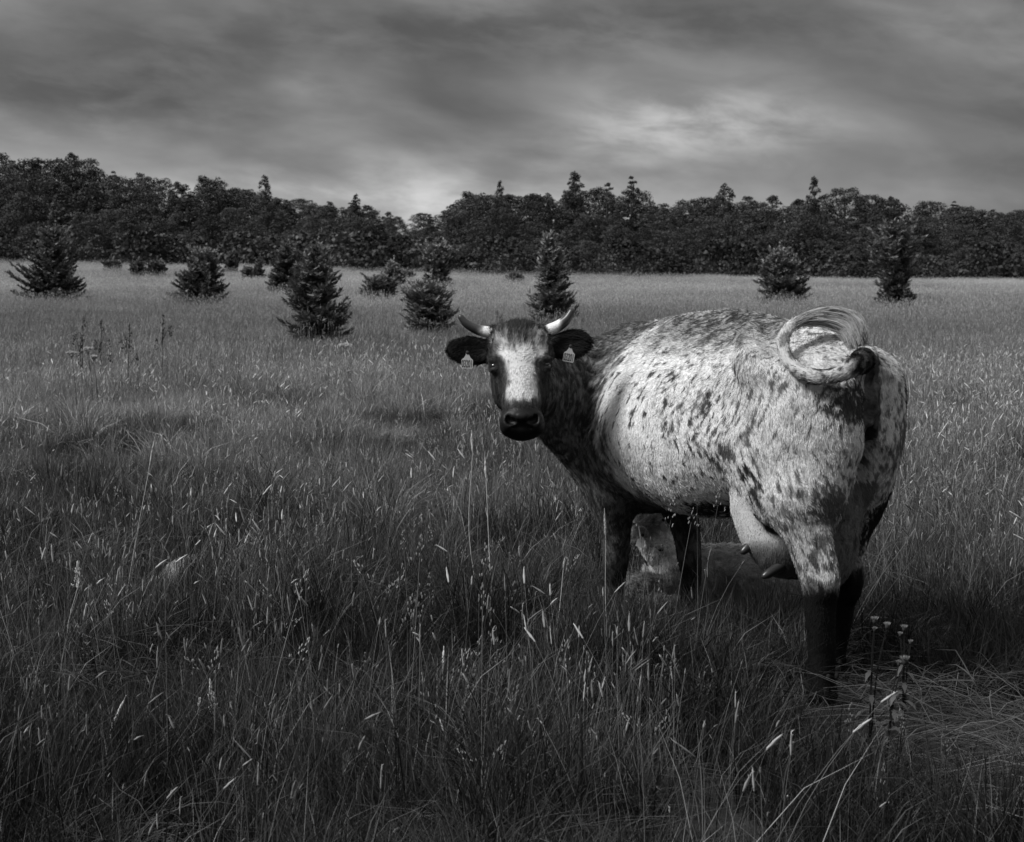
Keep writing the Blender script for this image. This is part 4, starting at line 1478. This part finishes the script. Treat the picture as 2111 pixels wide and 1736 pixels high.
def wrinkle(V, F):
    """skin folds on the turned neck, and soft ribs"""
    N = vnormals(V, F)
    x, y, z = V.T
    # neck folds: roughly upright lines on the inner side of the bend
    nk = sstep(.12, .26, y) * sstep(.80, .62, y) * sstep(.52, .66, x) * sstep(.74, .90, z) * sstep(1.42, 1.30, z)
    Q, head, ear = cow_zone(V)
    nk *= (1 - head) * (1 - ear)
    wob = (fbm(V * np.array([5, 5, 2.5]), 2) - .5) * .05
    s = y * .8 - x * .55 + wob
    w = np.sin(s * 2 * PI / .040)
    V = V - N * (nk * .013 * np.clip(w, -.3, 1) ** 2 * np.sign(w))[:, None]
    rb = sstep(.40, .22, x) * sstep(-.16, 0, x) * sstep(.80, .95, z) * sstep(1.38, 1.2, z) * (np.abs(y) > .15)
    V = V + N * (rb * .0022 * np.sin((x + .25 * (z - 1.1)) * 2 * PI / .085))[:, None]
    V = V + N * ((fbm(V * 9, 3) - .5) * .010)[:, None]
    return V


cow_V = wrinkle(cow_V, cow_F)
cow_me = mesh_np('cow', cow_V, cow_F)
point_attr(cow_me, 'shade', cow_coat(cow_V) * .85)
COAT = coat_material('cow_coat', .7, .08)
cow = link('cow', cow_me, None, COAT)
cow.location = COW_O
cow.rotation_euler = (0, 0, math.atan2(A_AX[1], A_AX[0]))
tag(cow, 'large white and dark roan horned cow looking back with its tail curled', 'cow')


def cow_len(P):
    Q, head, ear = cow_zone(P)
    L = np.full(len(P), .0145)
    L = np.where(P[:, 2] < .5, .010, L)
    L = np.where(head > 0, .011 + .014 * sstep(.04, .15, Q[:, 1]), L)
    L = np.where((head > 0) & (Q[:, 1] < -.20), .003, L)
    for sg in (-1, 1): L = np.where(np.linalg.norm(Q - np.array([sg * .108, -.002, .045]), axis=1) < .021, 0, L)
    L = np.where(ear > 0, .020, L)
    ud = soft_disc(P, px_cow(1590, 1095, .12), (.22, .2, .19), .2)
    L = np.where(ud > .4, .010, L)
    L = np.where(soft_disc(P, (-.74, 0, 1.12), (.14, .045, .24), .3) > .3, 0, L)
    td, tt, tp = tail_info(P)
    L = np.where((td < .055) & (tp > .09), .013, L)
    return L


FUR = coat_material('cow_hair', .6, .08)
make_fur('coat', cow_V, cow_F, cow, FUR, 420000, cow_len, cow_flow, cow_coat, .26, 0, .0008, 3)

# horns
horn_m, nt, b = principled('horn', .5, .38, .4)
at_ = nt.nodes.new('ShaderNodeAttribute'); at_.attribute_name = 'shade'
nz_ = nt.nodes.new('ShaderNodeTexNoise'); nz_.inputs['Scale'].default_value = 35
mx_ = nt.nodes.new('ShaderNodeMath'); mx_.operation = 'MULTIPLY_ADD'
nt.links.new(nz_.outputs['Fac'], mx_.inputs[0]); nt.links.new(at_.outputs['Fac'], mx_.inputs[1]); mx_.inputs[2].default_value = .01
nt.links.new(mx_.outputs[0], b.inputs['Base Color'])
for pts, rad in (([(-.090, .158, -.045), (-.125, .170, -.045), (-.173, .182, -.04), (-.218, .206, -.03), (-.244, .236, -.02)], [.026, .0245, .0215, .0175, .012]),
                 ([(.090, .158, -.045), (.122, .171, -.045), (.162, .188, -.04), (.200, .214, -.03), (.224, .250, -.02)], [.028, .027, .024, .020, .0135])):
    me, V = tube_mesh('horn', [hd(*p) for p in pts], rad, 18, 6)
    Q = (V - H_O) @ HR
    t = np.clip((np.abs(Q[:, 0]) - .10) / .14, 0, 1) + (fbm(Q * 30, 2) - .5) * .35 - (Q[:, 1] - .18) * .5
    sh = 1.15 * np.exp(-sstep(.34, .62, t) * 3.6) * (1 - .45 * sstep(.18, .0, t))
    point_attr(me, 'shade', sh)
    link('horn', me, cow, horn_m)

# eyes
eye_m, _, _ = principled('eye', .008, .06, .6)
def ball(name, c, r, parent, mat, R=np.eye(3), n=16):
    V, F = [], []
    for i in range(n + 1):
        th = PI * i / n
        for k in range(2 * n):
            ph = PI * k / n
            V.append(c + R @ (np.array([math.sin(th) * math.cos(ph), math.sin(th) * math.sin(ph), math.cos(th)]) * r))
    for i in range(n):
        for k in range(2 * n):
            k2 = (k + 1) % (2 * n)
            F.append((i * 2 * n + k, (i + 1) * 2 * n + k, (i + 1) * 2 * n + k2, i * 2 * n + k2))
    return link(name, mesh_np(name, np.array(V), F), parent, mat)
for s in (-1, 1):
    ball('eye', hd(s * .105, -.002, .031), np.array([.020, .0165, .019]), cow, eye_m, HR)

# muzzle: bare wet nose pad
nose_m, nt, b = principled('nose_pad', .006, .5, .14)
vo = nt.nodes.new('ShaderNodeTexVoronoi'); vo.inputs['Scale'].default_value = 260
bp = nt.nodes.new('ShaderNodeBump'); bp.inputs['Strength'].default_value = .3; bp.inputs['Distance'].default_value = .001
nt.links.new(vo.outputs['Distance'], bp.inputs['Height']); nt.links.new(bp.outputs[0], b.inputs['Normal'])
cow_me.materials.append(nose_m)
cen = cow_V[cow_F].mean(1)
Qc, hdm, _ = cow_zone(cen)
mi = ((hdm > 0) & (Qc[:, 1] < -.203 + .02 * (Qc[:, 0] / .09) ** 2)).astype(np.int32)
skin_m, nt, b = principled('dark_bare_skin', .022, .5, .3)
nz_ = nt.nodes.new('ShaderNodeTexNoise'); nz_.inputs['Scale'].default_value = 45; nz_.inputs['Detail'].default_value = 6
mr_ = nt.nodes.new('ShaderNodeMapRange'); mr_.inputs['From Min'].default_value = .35; mr_.inputs['From Max'].default_value = .7; mr_.inputs['To Min'].default_value = .006; mr_.inputs['To Max'].default_value = .07
bp = nt.nodes.new('ShaderNodeBump'); bp.inputs['Distance'].default_value = .012
nt.links.new(nz_.outputs['Fac'], mr_.inputs['Value']); nt.links.new(mr_.outputs[0], b.inputs['Base Color'])
nt.links.new(nz_.outputs['Fac'], bp.inputs['Height']); nt.links.new(bp.outputs[0], b.inputs['Normal'])
cow_me.materials.append(skin_m)
mi[soft_disc(cen, (-.74, 0, 1.12), (.14, .045, .24), .3) > .3] = 2
cow_me.polygons.foreach_set('material_index', mi)

# teats and hooves
teat_m, _, _ = principled('teat', .02, .35, .45)
for a, b2, y0 in (((1552, 1116), (1530, 1139), 7.70), ((1600, 1174), (1574, 1189), 7.60)):
    p0, p1 = px_depth(a[0] + 14, a[1] - 10, y0 + .02), px_depth(*b2, y0 - .02)
    me, _ = tube_mesh('teat', [p0, p0 * .6 + p1 * .4, p0 * .2 + p1 * .8, p1], [.026, .021, .018, .012], 12, 3)
    link('teat', me, cow, teat_m)
hoof_m, _, _ = principled('hoof', .010, .8, .1)
for px_, y0, r0 in (((1692, 1432), .16, .052), ((1719, 1395), -.165, .046), ((1267, 1334), .16, .046), ((1424, 1314), -.16, .045)):
    c = px_cow(*px_, y0)
    bm = bmesh.new()
    for side in (-1, 1):
        q = []
        for zz, sc, fx in ((.085, .80, -.02), (.05, .95, -.005), (.0, 1.15, .012)):
            for k in range(12):
                an = 2 * PI * k / 12
                q.append(bm.verts.new((c[0] + fx + r0 * 1.15 * sc * math.cos(an), c[1] + side * r0 * .42 + r0 * .44 * sc * math.sin(an), zz)))
        for i in range(2):
            for k in range(12):
                k2 = (k + 1) % 12
                bm.faces.new((q[i * 12 + k], q[(i + 1) * 12 + k], q[(i + 1) * 12 + k2], q[i * 12 + k2]))
        bm.faces.new(q[:12])
    bmesh.ops.recalc_face_normals(bm, faces=bm.faces)
    me = bpy.data.meshes.new('hoof'); bm.to_mesh(me); bm.free()
    link('hoof', me, cow, hoof_m)

for px_, y0 in (((1703, 1392), .16), ((1727, 1362), -.165), ((1276, 1300), .16), ((1433, 1280), -.16)):
    for sd_ in (-1, 1):
        c = px_cow(*px_, y0)
        ball('dewclaw', c + np.array([-.035, sd_ * .022, 0]), np.array([.010, .010, .014]), cow, hoof_m, n=6)

# ear tags
tag_m, nt, b = principled('tag_plastic', .62, .4, .4)
nz_ = nt.nodes.new('ShaderNodeTexNoise'); nz_.inputs['Scale'].default_value = 60
cr_ = nt.nodes.new('ShaderNodeMapRange'); cr_.inputs['To Min'].default_value = .12; cr_.inputs['To Max'].default_value = .40
cr_.inputs['From Min'].default_value = .35; cr_.inputs['From Max'].default_value = .6
nt.links.new(nz_.outputs['Fac'], cr_.inputs['Value']); nt.links.new(cr_.outputs[0], b.inputs['Base Color'])
ink_m, _, _ = principled('tag_ink', .012, .6, .2)


def ear_tag(parent, origin, X, Y, w, h, text, thick=.0018):
    """pentagon tag hanging below the stud: origin at the stud, X to the right and Y up on its face"""
    X, Y = np.array(X, float), np.array(Y, float)
    X /= np.linalg.norm(X); Y -= X * (X @ Y); Y /= np.linalg.norm(Y)
    Z = np.cross(X, Y)
    out = [(-.09, .10), (.09, .10), (.15, 0), (.15, -.14), (.28, -.32), (.48, -.44), (.5, -.5), (.5, -.95), (.45, -1), (-.45, -1), (-.5, -.95), (-.5, -.5), (-.48, -.44), (-.28, -.32), (-.15, -.14), (-.15, 0)]
    bm = bmesh.new()
    v = [[bm.verts.new(origin + X * a * w + Y * b_ * h + Z * z) for a, b_ in out] for z in (0, thick)]
    bm.faces.new(v[1]); bm.faces.new(v[0][::-1])
    n = len(out)
    for k in range(n):
        bm.faces.new((v[0][k], v[0][(k + 1) % n], v[1][(k + 1) % n], v[1][k]))
    bmesh.ops.recalc_face_normals(bm, faces=bm.faces)
    me = bpy.data.meshes.new('ear_tag'); bm.to_mesh(me); bm.free()
    t = link('ear_tag', me, parent, tag_m)
    if text:
        fc = bpy.data.curves.new('number', 'FONT')
        fc.body = text
        fc.size = h * .66
        fc.align_x, fc.align_y = 'CENTER', 'CENTER'
        fc.offset = .0007
        fo = bpy.data.objects.new('number', fc)
        me = bpy.data.meshes.new_from_object(fo)
        bpy.data.objects.remove(fo)
        o = link('number', me, t, ink_m)
        c = origin + Y * h * -.73 + Z * (thick + .0006)
        wid = max(v.co.x for v in me.vertices) - min(v.co.x for v in me.vertices)
        sx = w * .86 / wid
        o.matrix_local = Matrix(((X[0] * sx, Y[0], Z[0], c[0]), (X[1] * sx, Y[1], Z[1], c[1]), (X[2] * sx, Y[2], Z[2], c[2]), (0, 0, 0, 1)))
    R = np.stack([X, Y, Z], 1)
    ball('stud', origin + Z * .002, np.array([.008, .008, .004]), t, ink_m, R, 8)
    return t
ear_tag(cow, hd(-.216, .074, -.012), HR @ np.array([1, -.10, .1]), HR @ np.array([.02, 1, .25]), .048, .066, '03201')
ear_tag(cow, hd(.212, .090, -.012), HR @ np.array([1, -.22, .0]), HR @ np.array([.25, 1, .25]), .046, .066, '03201')

# hair of the tail and of the forehead
rs = np.random.RandomState(11)
axis_pts = spline(np.array([px_depth(1632, 672, 7.52), px_depth(1665, 655, 7.55), px_depth(1705, 650, 7.55), px_depth(1742, 658, 7.53), px_depth(1762, 678, 7.50), px_depth(1770, 698, 7.47)]), 4)
K = len(axis_pts)
ns = 12000
off0 = rs.randn(ns, 3) * .006
off1 = np.clip(rs.randn(ns, 3), -1.7, 1.7) * np.array([.016, .016, .017]) + np.array([0, 0, -.012])
cl = np.stack([vnoise(off1 * 120), vnoise(off1 * 120 + 50), vnoise(off1 * 120 + 90)], 1) - .5
st = np.zeros((ns, K, 3))
ln = .55 + .45 * rs.rand(ns)
s0 = rs.rand(ns) * .45
for k in range(K):
    t = s0 + (1 - s0) * (k / (K - 1)) * ln
    j = np.clip((t * (K - 1)).astype(int), 0, K - 2)
    fr = (t * (K - 1) - j)[:, None]
    base = axis_pts[j] * (1 - fr) + axis_pts[j + 1] * fr
    st[:, k] = base + off0 + (off1 + cl * .03) * np.sin(np.clip((t - .05) * 1.8, 0, 1.35))[:, None] + cl * .012 * np.sin(t * 7 + off1[:, 0] * 200)[:, None]
long_hair('tail_switch', st, .29 * (.40 + 1.0 * vnoise(off1 * 90 + 7)) * (.8 + .4 * rs.rand(ns)), cow, FUR, .0013)
# ==== END COW

build_grass()


# ================================================================== THE CALF
CALF_O = np.array([.75, 9.0, 0.])


def cpx(x, y, Y): return at_depth(x, y, Y) - CALF_O


def build_calf():
    S = Solid((-.45, -.40, -.05), (.75, .45, .66), .0085)
    # trunk lying along +x, folded legs
    S.chain([cpx(1392, 1200, 9.02), cpx(1450, 1206, 9.12), cpx(1520, 1204, 9.18), cpx(1590, 1206, 9.18), cpx(1640, 1216, 9.15)], [.155, .185, .185, .185, .15], .05)
    S.ell(cpx(1560, 1225, 9.02), (.17, .12, .13), k=.08)
    S.ell(cpx(1400, 1212, 8.92), (.10, .10, .15), k=.07)
    # fore leg folded, the knee showing
    S.chain([cpx(1385, 1225, 8.85), cpx(1335, 1205, 8.78), cpx(1304, 1208, 8.76)], [.065, .05, .045], .05)
    S.chain([cpx(1302, 1210, 8.76), cpx(1345, 1240, 8.74), cpx(1385, 1250, 8.72)], [.05, .04, .04], .03)
    # neck and head
    S.chain([cpx(1420, 1185, 9.08), cpx(1385, 1150, 9.04), cpx(1362, 1120, 9.02)], [.115, .085, .070], .05)
    S.chain([cpx(1346, 1098, 8.97), cpx(1352, 1118, 8.94), cpx(1368, 1146, 8.88), cpx(1388, 1172, 8.82), cpx(1396, 1184, 8.80)], [.070, .078, .068, .054, .046], .035)
    S.ell(cpx(1343, 1078, 8.97), (.058, .05, .035), k=.04)
    S.chain([cpx(1318, 1150, 8.84), cpx(1335, 1168, 8.78), cpx(1362, 1180, 8.74)], [.012, .02, .014], .03, cut=True)
    # ears
    a = math.radians(-150)
    R = np.stack([[math.cos(a), 0, math.sin(a)], [0, 1, 0], [-math.sin(a), 0, math.cos(a)]], 1)
    S.ell(cpx(1310, 1102, 8.84), (.058, .014, .040), R, .008)
    S.cone(cpx(1331, 1092, 8.93), cpx(1320, 1097, 8.86), .024, .020, .012)
    S.ell(cpx(1383, 1095, 8.99), (.05, .018, .03), k=.02)
    # eye hollow
    S.ell(cpx(1362, 1134, 8.78), (.022, .02, .010), k=.012, mode='cut')
    S.ell(cpx(1361, 1127, 8.80), (.026, .02, .010), k=.015)
    V, F = S.mesh(3)
    V = V + vnormals(V, F) * ((fbm(V * 12, 3) - .5) * .014 + (fbm(V * 42, 2) - .5) * .014)[:, None]
    me = mesh_np('calf', V, F)

    def shade(P):
        v = .12 + .40 * fbm(P * 9, 2) * (.45 + 1.1 * fbm(P * 48, 2))
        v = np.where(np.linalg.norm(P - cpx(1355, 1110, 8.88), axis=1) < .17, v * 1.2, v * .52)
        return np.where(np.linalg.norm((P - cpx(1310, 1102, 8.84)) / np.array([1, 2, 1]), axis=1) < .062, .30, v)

    def flow(P, N):
        f = np.zeros_like(P)
        f[:, 0] = .8; f[:, 2] = -.7
        c = cpx(1350, 1100, 8.9)
        h = np.linalg.norm(P - c, axis=1) < .19
        f[h] = (P - cpx(1345, 1085, 8.9))[h] * 6 + np.array([.1, 0, -.25])
        f += (np.stack([vnoise(P * 22), vnoise(P * 22 + 31), vnoise(P * 22 + 77)], 1) - .5) * 2.2
        return f
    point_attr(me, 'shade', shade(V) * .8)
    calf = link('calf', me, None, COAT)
    calf.location = CALF_O
    tag(calf, 'pale woolly calf resting in the grass behind the cow\'s belly', 'calf')
    def length(P):
        L = np.full(len(P), .022)
        L = np.where(np.linalg.norm(P - cpx(1355, 1110, 8.88), axis=1) < .17, .013, L)
        L = np.where(np.linalg.norm(P - cpx(1362, 1133, 8.80), axis=1) < .022, 0, L)
        L = np.where(np.linalg.norm(P - cpx(1310, 1102, 8.84), axis=1) < .06, .007, L)
        return L
    make_fur('coat', V, F, calf, FUR, 140000, length, flow, shade, .40, .35, .0008, 8)
    # curls on the poll
    rs = np.random.RandomState(4)
    n, K = 1500, 9
    c0 = cpx(1343, 1078, 8.95)
    d = rs.randn(n, 3); d[:, 2] = np.abs(d[:, 2]); d /= np.linalg.norm(d, axis=1, keepdims=True)
    b = c0 + d * np.array([.072, .05, .040])
    g = (np.stack([vnoise(b * 55), vnoise(b * 55 + 20), vnoise(b * 55 + 60)], 1) - .5) * 2
    t = np.linspace(0, 1, K)[None, :, None]
    ax = np.cross(d, g); ax /= np.maximum(np.linalg.norm(ax, axis=1, keepdims=True), 1e-6)
    L_ = .030 + .02 * rs.rand(n, 1, 1)
    th = t * (3.4 + g[:, :1, None] * 1.5)
    st = b[:, None] + L_ * (d[:, None] * np.sin(th) * .6 + ax[:, None] * (1 - np.cos(th)) * .45 + g[:, None] * t * .4)
    long_hair('forelock', st, .30 * (.7 + .5 * rs.rand(n)), calf, FUR, .0010)
    ball('eye', cpx(1362, 1133, 8.796), np.array([.014, .012, .009]), calf, eye_m)
    ear_tag(calf, cpx(1325, 1103, 8.79), (.85, -.28, -.25), (.30, 0, 1), .036, .058, None)
    ear_tag(calf, cpx(1368, 1072, 8.86), (.6, -.7, 0), (-.12, 0, 1), .040, .055, None)


build_calf()
# ==== END CALF


# ================================================================== SINGLE PLANTS AND SMALL THINGS
STEM = foliage_material('weed_stem', .018, .06, .1, .6)
PETAL = foliage_material('pale_flower', .06, .26, .3, .7)
SEEDH = foliage_material('seed_head', .14, .60, .2, .7)
DARKS = foliage_material('dark_seed', .010, .030, 0, .8)


def tri_part(name, T, parent, mat):
    return link(name, T.mesh(name), parent, mat)


def stem_tri(T, pts, r, shade=.4):
    P = spline(np.array(pts, float), 4)
    n = len(P)
    for k in range(3):
        a = k * PI / 3
        w = np.array([math.cos(a), math.sin(a), 0]) * r
        T.strips(P[None], w[None, None] * np.linspace(1.1, .7, n)[None, :, None], np.array([shade]))


def thistle(base, heads, label, leaves=True):
    """heads: list of (offset, size)"""
    root = bpy.data.objects.new('thistle', None); C.objects.link(root); root.location = base
    tag(root, label, 'thistle', 'thistles by the cow\'s hind feet')
    rs = np.random.RandomState(int(abs(base[0]) * 1000))
    T = Tri()
    top = max(h[0][2] for h in heads)
    for (o, sz) in heads:
        o = np.array(o)
        stem_tri(T, [(0, 0, -.03), tuple(o * np.array([.2, .2, .4])), tuple(o * np.array([.5, .5, .75])), tuple(o)], .0032, .3)
    tri_part('stem', T, root, STEM)
    T = Tri()
    n = 22
    for k in range(n):
        zz = top * (.05 + .7 * k / n)
        an = k * 2.4
        d = np.array([math.cos(an), math.sin(an), .35])
        L_ = .10 * (1.1 - .7 * k / n)
        b0 = np.array([heads[0][0][0] * (zz / top) ** 1.5, heads[0][0][1] * (zz / top) ** 1.5, zz])
        t = np.linspace(0, 1, 6)
        P = b0 + d * (t * L_)[:, None] + np.array([0, 0, -.05]) * (t ** 2)[:, None]
        w = np.cross(d, [0, 0, 1.]); w /= np.linalg.norm(w)
        T.strips(P[None], w[None, None] * (np.array([.3, 1, .55, .9, .4, .05]) * .011)[None, :, None], np.array([.4 + .3 * rs.rand()]))
    if leaves: tri_part('leaves', T, root, STEM)
    for (o, sz) in heads:
        o = np.array(o); sz = sz * .8
        T = Tri()
        T.spindles((o + np.array([0, 0, -sz * .5]))[None], (o + np.array([0, 0, sz * 1.0]))[None], np.array([sz * .55]), np.array([.35]), 9)
        hd_ = tri_part('flower_head', T, root, STEM)
        T = Tri()
        m = 90
        an = rs.rand(m) * 6.28; q = rs.rand(m) ** .5
        dr = np.stack([np.cos(an) * q * .8, np.sin(an) * q * .8, np.ones(m)], 1); dr /= np.linalg.norm(dr, axis=1, keepdims=True)
        st_ = o + np.array([0, 0, sz * .35]) + np.stack([np.cos(an), np.sin(an), np.zeros(m)], 1) * (q * sz * .4)[:, None]
        u = np.cross(dr, rs.randn(m, 3)); u /= np.linalg.norm(u, axis=1, keepdims=True)
        T.quads(st_ + dr * sz * .45, u * sz * .06, dr * sz * .5, .5 + .5 * rs.rand(m))
        tri_part('bristles', T, hd_, PETAL)


def rel(px, base, Y): return tuple(at_depth(px[0], px[1], Y) - base)


b1 = find_ground(1790, 1600); b2 = find_ground(1828, 1575); b3 = find_ground(1862, 1530)
thistle(b1, [(rel((1803, 1282), b1, b1[1]), .020), (rel((1829, 1293), b1, b1[1] + .03), .019), (rel((1803, 1300), b1, b1[1] - .03), .014)], 'tallest thistle, with two open pale heads, right of the cow\'s hind feet')
thistle(b2, [(rel((1865, 1366), b2, b2[1]), .026), (rel((1853, 1370), b2, b2[1] + .02), .016)], 'thistle with one large fluffy pale head right of the cow\'s hind feet')
thistle(b3, [(rel((1864, 1298), b3, b3[1]), .019), (rel((1856, 1310), b3, b3[1]), .014), (rel((1877, 1326), b3, b3[1]), .014)], 'thistle with small closed dark heads, rearmost beside the cow\'s hind feet')


def umbel(xd, yd, Y, r, label):
    top = at_depth(xd, yd, Y)
    base = np.array([top[0] + .03, Y, float(terrain(top[0], Y))])
    root = bpy.data.objects.new('umbel_flower', None); C.objects.link(root); root.location = base
    tag(root, label, 'wildflower', 'white umbel flowers in the meadow')
    rs = np.random.RandomState(int(xd))
    T = Tri(); o = top - base
    stem_tri(T, [(0, 0, -.02), tuple(o * .5 + np.array([.02, 0, 0])), tuple(o - np.array([0, 0, .05]))], .003, .4)
    tri_part('stem', T, root, STEM)
    T = Tri(); n = 160
    a = rs.rand(n) * 6.28; q = np.sqrt(rs.rand(n)) * r
    P = o + np.stack([np.cos(a) * q, np.sin(a) * q, .25 * r * (1 - (q / r) ** 2) + rs.randn(n) * .006], 1)
    nn = np.stack([rs.randn(n) * .3, rs.randn(n) * .3 - .4, np.ones(n)], 1); nn /= np.linalg.norm(nn, axis=1, keepdims=True)
    u = np.cross(nn, rs.randn(n, 3)); u /= np.linalg.norm(u, axis=1, keepdims=True)
    T.quads(P, u * .010, np.cross(nn, u) * .010, .4 + .6 * rs.rand(n))
    for k in range(9):
        aa = k * .7
        e = o + np.array([math.cos(aa) * r * .7, math.sin(aa) * r * .7, .1 * r])
        T.strips(np.array([[o - np.array([0, 0, .05]), e]]), np.array([[[.001, .001, 0]] * 2]), np.array([.2]))
    tri_part('umbel', T, root, PETAL)


umbel(182, 720, 19.5, .055, 'white flat-topped umbel flower, topmost of three at the field end')
umbel(148, 728, 19.0, .055, 'white flat-topped umbel flower, outermost of three at the field end')
umbel(193, 736, 19.2, .035, 'smallest white umbel flower of three at the field end')
umbel(712, 712, 22.0, .08, 'lone white umbel flower in the grass left of the cow\'s ear')


def dock(xd, yt, yb, label, n=1):
    base = find_ground(xd, yb, .25)
    root = bpy.data.objects.new('dock_stalk', None); C.objects.link(root); root.location = base
    tag(root, label, 'weed', 'dark dry weed stalks at the field end')
    rs = np.random.RandomState(int(xd))
    H = (at_depth(xd, yt, base[1]) - base)[2]
    T, Q = Tri(), Tri()
    for k in range(5):
        an = rs.rand() * 6.28; f = 1 if k == 0 else rs.uniform(.55, .9)
        z0 = 0 if k == 0 else H * rs.uniform(.45, .7)
        e = np.array([math.cos(an) * .10 * (k > 0) + .04, math.sin(an) * .1 * (k > 0), max(z0 + .15, H * f)])
        stem_tri(T, [(0, 0, z0 - .02), tuple(np.array([0, 0, z0]) * .5 + e * .5), tuple(e)], .0045 if k == 0 else .0025, .3)
        m = 16
        tt = rs.rand(m)
        P = e + np.stack([rs.randn(m) * .014, rs.randn(m) * .014, -tt * .14], 1)
        Q.spindles(P - np.array([0, 0, .010]), P + np.array([0, 0, .010]), np.full(m, .007), rs.rand(m), 4)
    tri_part('stem', T, root, DARKS); tri_part('seed_clusters', Q, root, DARKS)


dock(167, 652, 800, 'dark dry weed stalk nearest the large spruce at the field end')
dock(205, 660, 790, 'short dark weed stalk between two taller ones')
dock(262, 668, 800, 'dark forked weed stalk below the three far bushes')
dock(332, 648, 775, 'tallest dark weed stalk, below the sprawling spruce')
dock(1022, 640, 690, 'thin dark weed stalk left of the cow\'s raised horn tip')


def seed_stalk(foot, tip, Y, hl, hr, label, droop=0.0, panicle=False):
    """one tall flowering stem with its head, foot and tip as seen"""
    t = at_depth(*tip, Y)
    base = at_depth(*foot, Y); base = np.array([base[0], Y, float(terrain(base[0], Y))])
    root = bpy.data.objects.new('seed_stalk', None); C.objects.link(root); root.location = base
    tag(root, label, 'grass stalk', 'tall single grass stalks')
    o = t - base
    rs = np.random.RandomState(int(tip[0] * 3 + tip[1]))
    d = o / np.linalg.norm(o)
    neck = o - d * hl
    T = Tri(); stem_tri(T, [(0, 0, -.02), tuple(neck * .5 + np.array([rs.randn() * .02, 0, 0])), tuple(neck)], .0016, .9)
    tri_part('stem', T, root, SEEDH)
    T = Tri()
    m = 60 if panicle else 70
    q = rs.rand(m)
    if panicle:
        an = rs.rand(m) * 6.28
        off = np.stack([np.cos(an), np.sin(an), .3 * np.ones(m)], 1) * ((1.1 - q) * hr)[:, None] * rs.rand(m, 1)
        dd = d + off / hr * .7; ln = .007; rr = .0026
    else:
        an = rs.rand(m) * 6.28
        off = np.stack([np.cos(an), np.sin(an), np.zeros(m)], 1) * (hr * .55 * np.sin(PI * np.clip(q + .08, 0, 1)))[:, None]
        dd = d + off / hr * .35; ln = .008; rr = .0022
        T.spindles(neck[None], o[None], np.array([hr * .7]), np.array([.7]), 6)
    dd /= np.linalg.norm(dd, axis=1, keepdims=True)
    P = neck + d * (hl * q)[:, None] + off
    T.spindles(P - dd * ln, P + dd * ln, np.full(m, rr), .45 + .55 * rs.rand(m), 4)
    tri_part('seed_head', T, root, SEEDH)


seed_stalk((186, 1640), (259, 1436), 6.35, .15, .012, 'thick pale seed spike leaning over in the nearest grass')
seed_stalk((452, 1640), (433, 1402), 6.5, .12, .020, 'upright pale feathery panicle in the nearest grass', 0, True)
seed_stalk((400, 1640), (412, 1440), 6.5, .13, .026, 'loose spreading panicle beside the upright feathery one', 0, True)
seed_stalk((470, 1700), (490, 1578), 6.1, .08, .022, 'drooping low panicle at the front of the meadow', 0, True)
seed_stalk((905, 1560), (915, 1335), 7.0, .085, .007, 'bent pale seed spike standing alone below the cow\'s head')
seed_stalk((1262, 1420), (1246, 1050), 7.9, .12, .007, 'tall thin stalk crossing the cow\'s front leg')
seed_stalk((1120, 1440), (1165, 1150), 7.9, .04, .006, 'slender stalk left of the cow\'s front leg')
seed_stalk((1016, 1140), (1000, 945), 9.2, .09, .009, 'first pale seed spike of a bunch below the muzzle')
seed_stalk((992, 1130), (972, 890), 9.4, .10, .009, 'tallest pale seed spike of a bunch below the muzzle')
seed_stalk((250, 1180), (320, 897), 9.3, .17, .007, 'long slanting seed spike in the middle of the meadow')
seed_stalk((155, 1240), (160, 1158), 7.9, .11, .022, 'feathery panicle at the meadow\'s outer edge', 0, True)
seed_stalk((1725, 1290), (1885, 1092), 8.4, .05, .006, 'first of three slanting stalks right of the cow\'s hock')
seed_stalk((1720, 1295), (1860, 1095), 8.45, .05, .006, 'second of three slanting stalks right of the cow\'s hock')
seed_stalk((1700, 1320), (1925, 1098), 8.2, .05, .006, 'lowest of three slanting stalks right of the cow\'s hock')


def stone():
    base = find_ground(372, 1232)
    bm = bmesh.new()
    bmesh.ops.create_icosphere(bm, subdivisions=4, radius=1)
    V = np.array([v.co[:] for v in bm.verts])
    n = fbm(V * 1.6 + 3, 3); n2 = fbm(V * 7, 3)
    for v, a, b_ in zip(bm.verts, n, n2):
        k = .75 + .5 * a + .10 * b_
        v.co = Vector((v.co.x * .10 * k, v.co.y * .12 * k, v.co.z * .125 * k + .035 * v.co.x))
    me = bpy.data.meshes.new('stone'); bm.to_mesh(me); bm.free()
    me.polygons.foreach_set('use_smooth', np.ones(len(me.polygons), bool))
    m, nt, b = principled('lichen_stone', .25, .9, .1)
    nz = nt.nodes.new('ShaderNodeTexNoise'); nz.inputs['Scale'].default_value = 28; nz.inputs['Detail'].default_value = 7
    mr = nt.nodes.new('ShaderNodeMapRange'); mr.inputs['From Min'].default_value = .3; mr.inputs['From Max'].default_value = .7
    mr.inputs['To Min'].default_value = .03; mr.inputs['To Max'].default_value = .19
    nt.links.new(nz.outputs['Fac'], mr.inputs['Value']); nt.links.new(mr.outputs[0], b.inputs['Base Color'])
    o = link('stone', me, None, m)
    o.location = base + np.array([0, 0, .10]); o.rotation_euler = (.2, .5, .3)
    tag(o, 'pale lichen-covered stone half hidden in the grass', 'stone')


stone()
# ==== END ALL
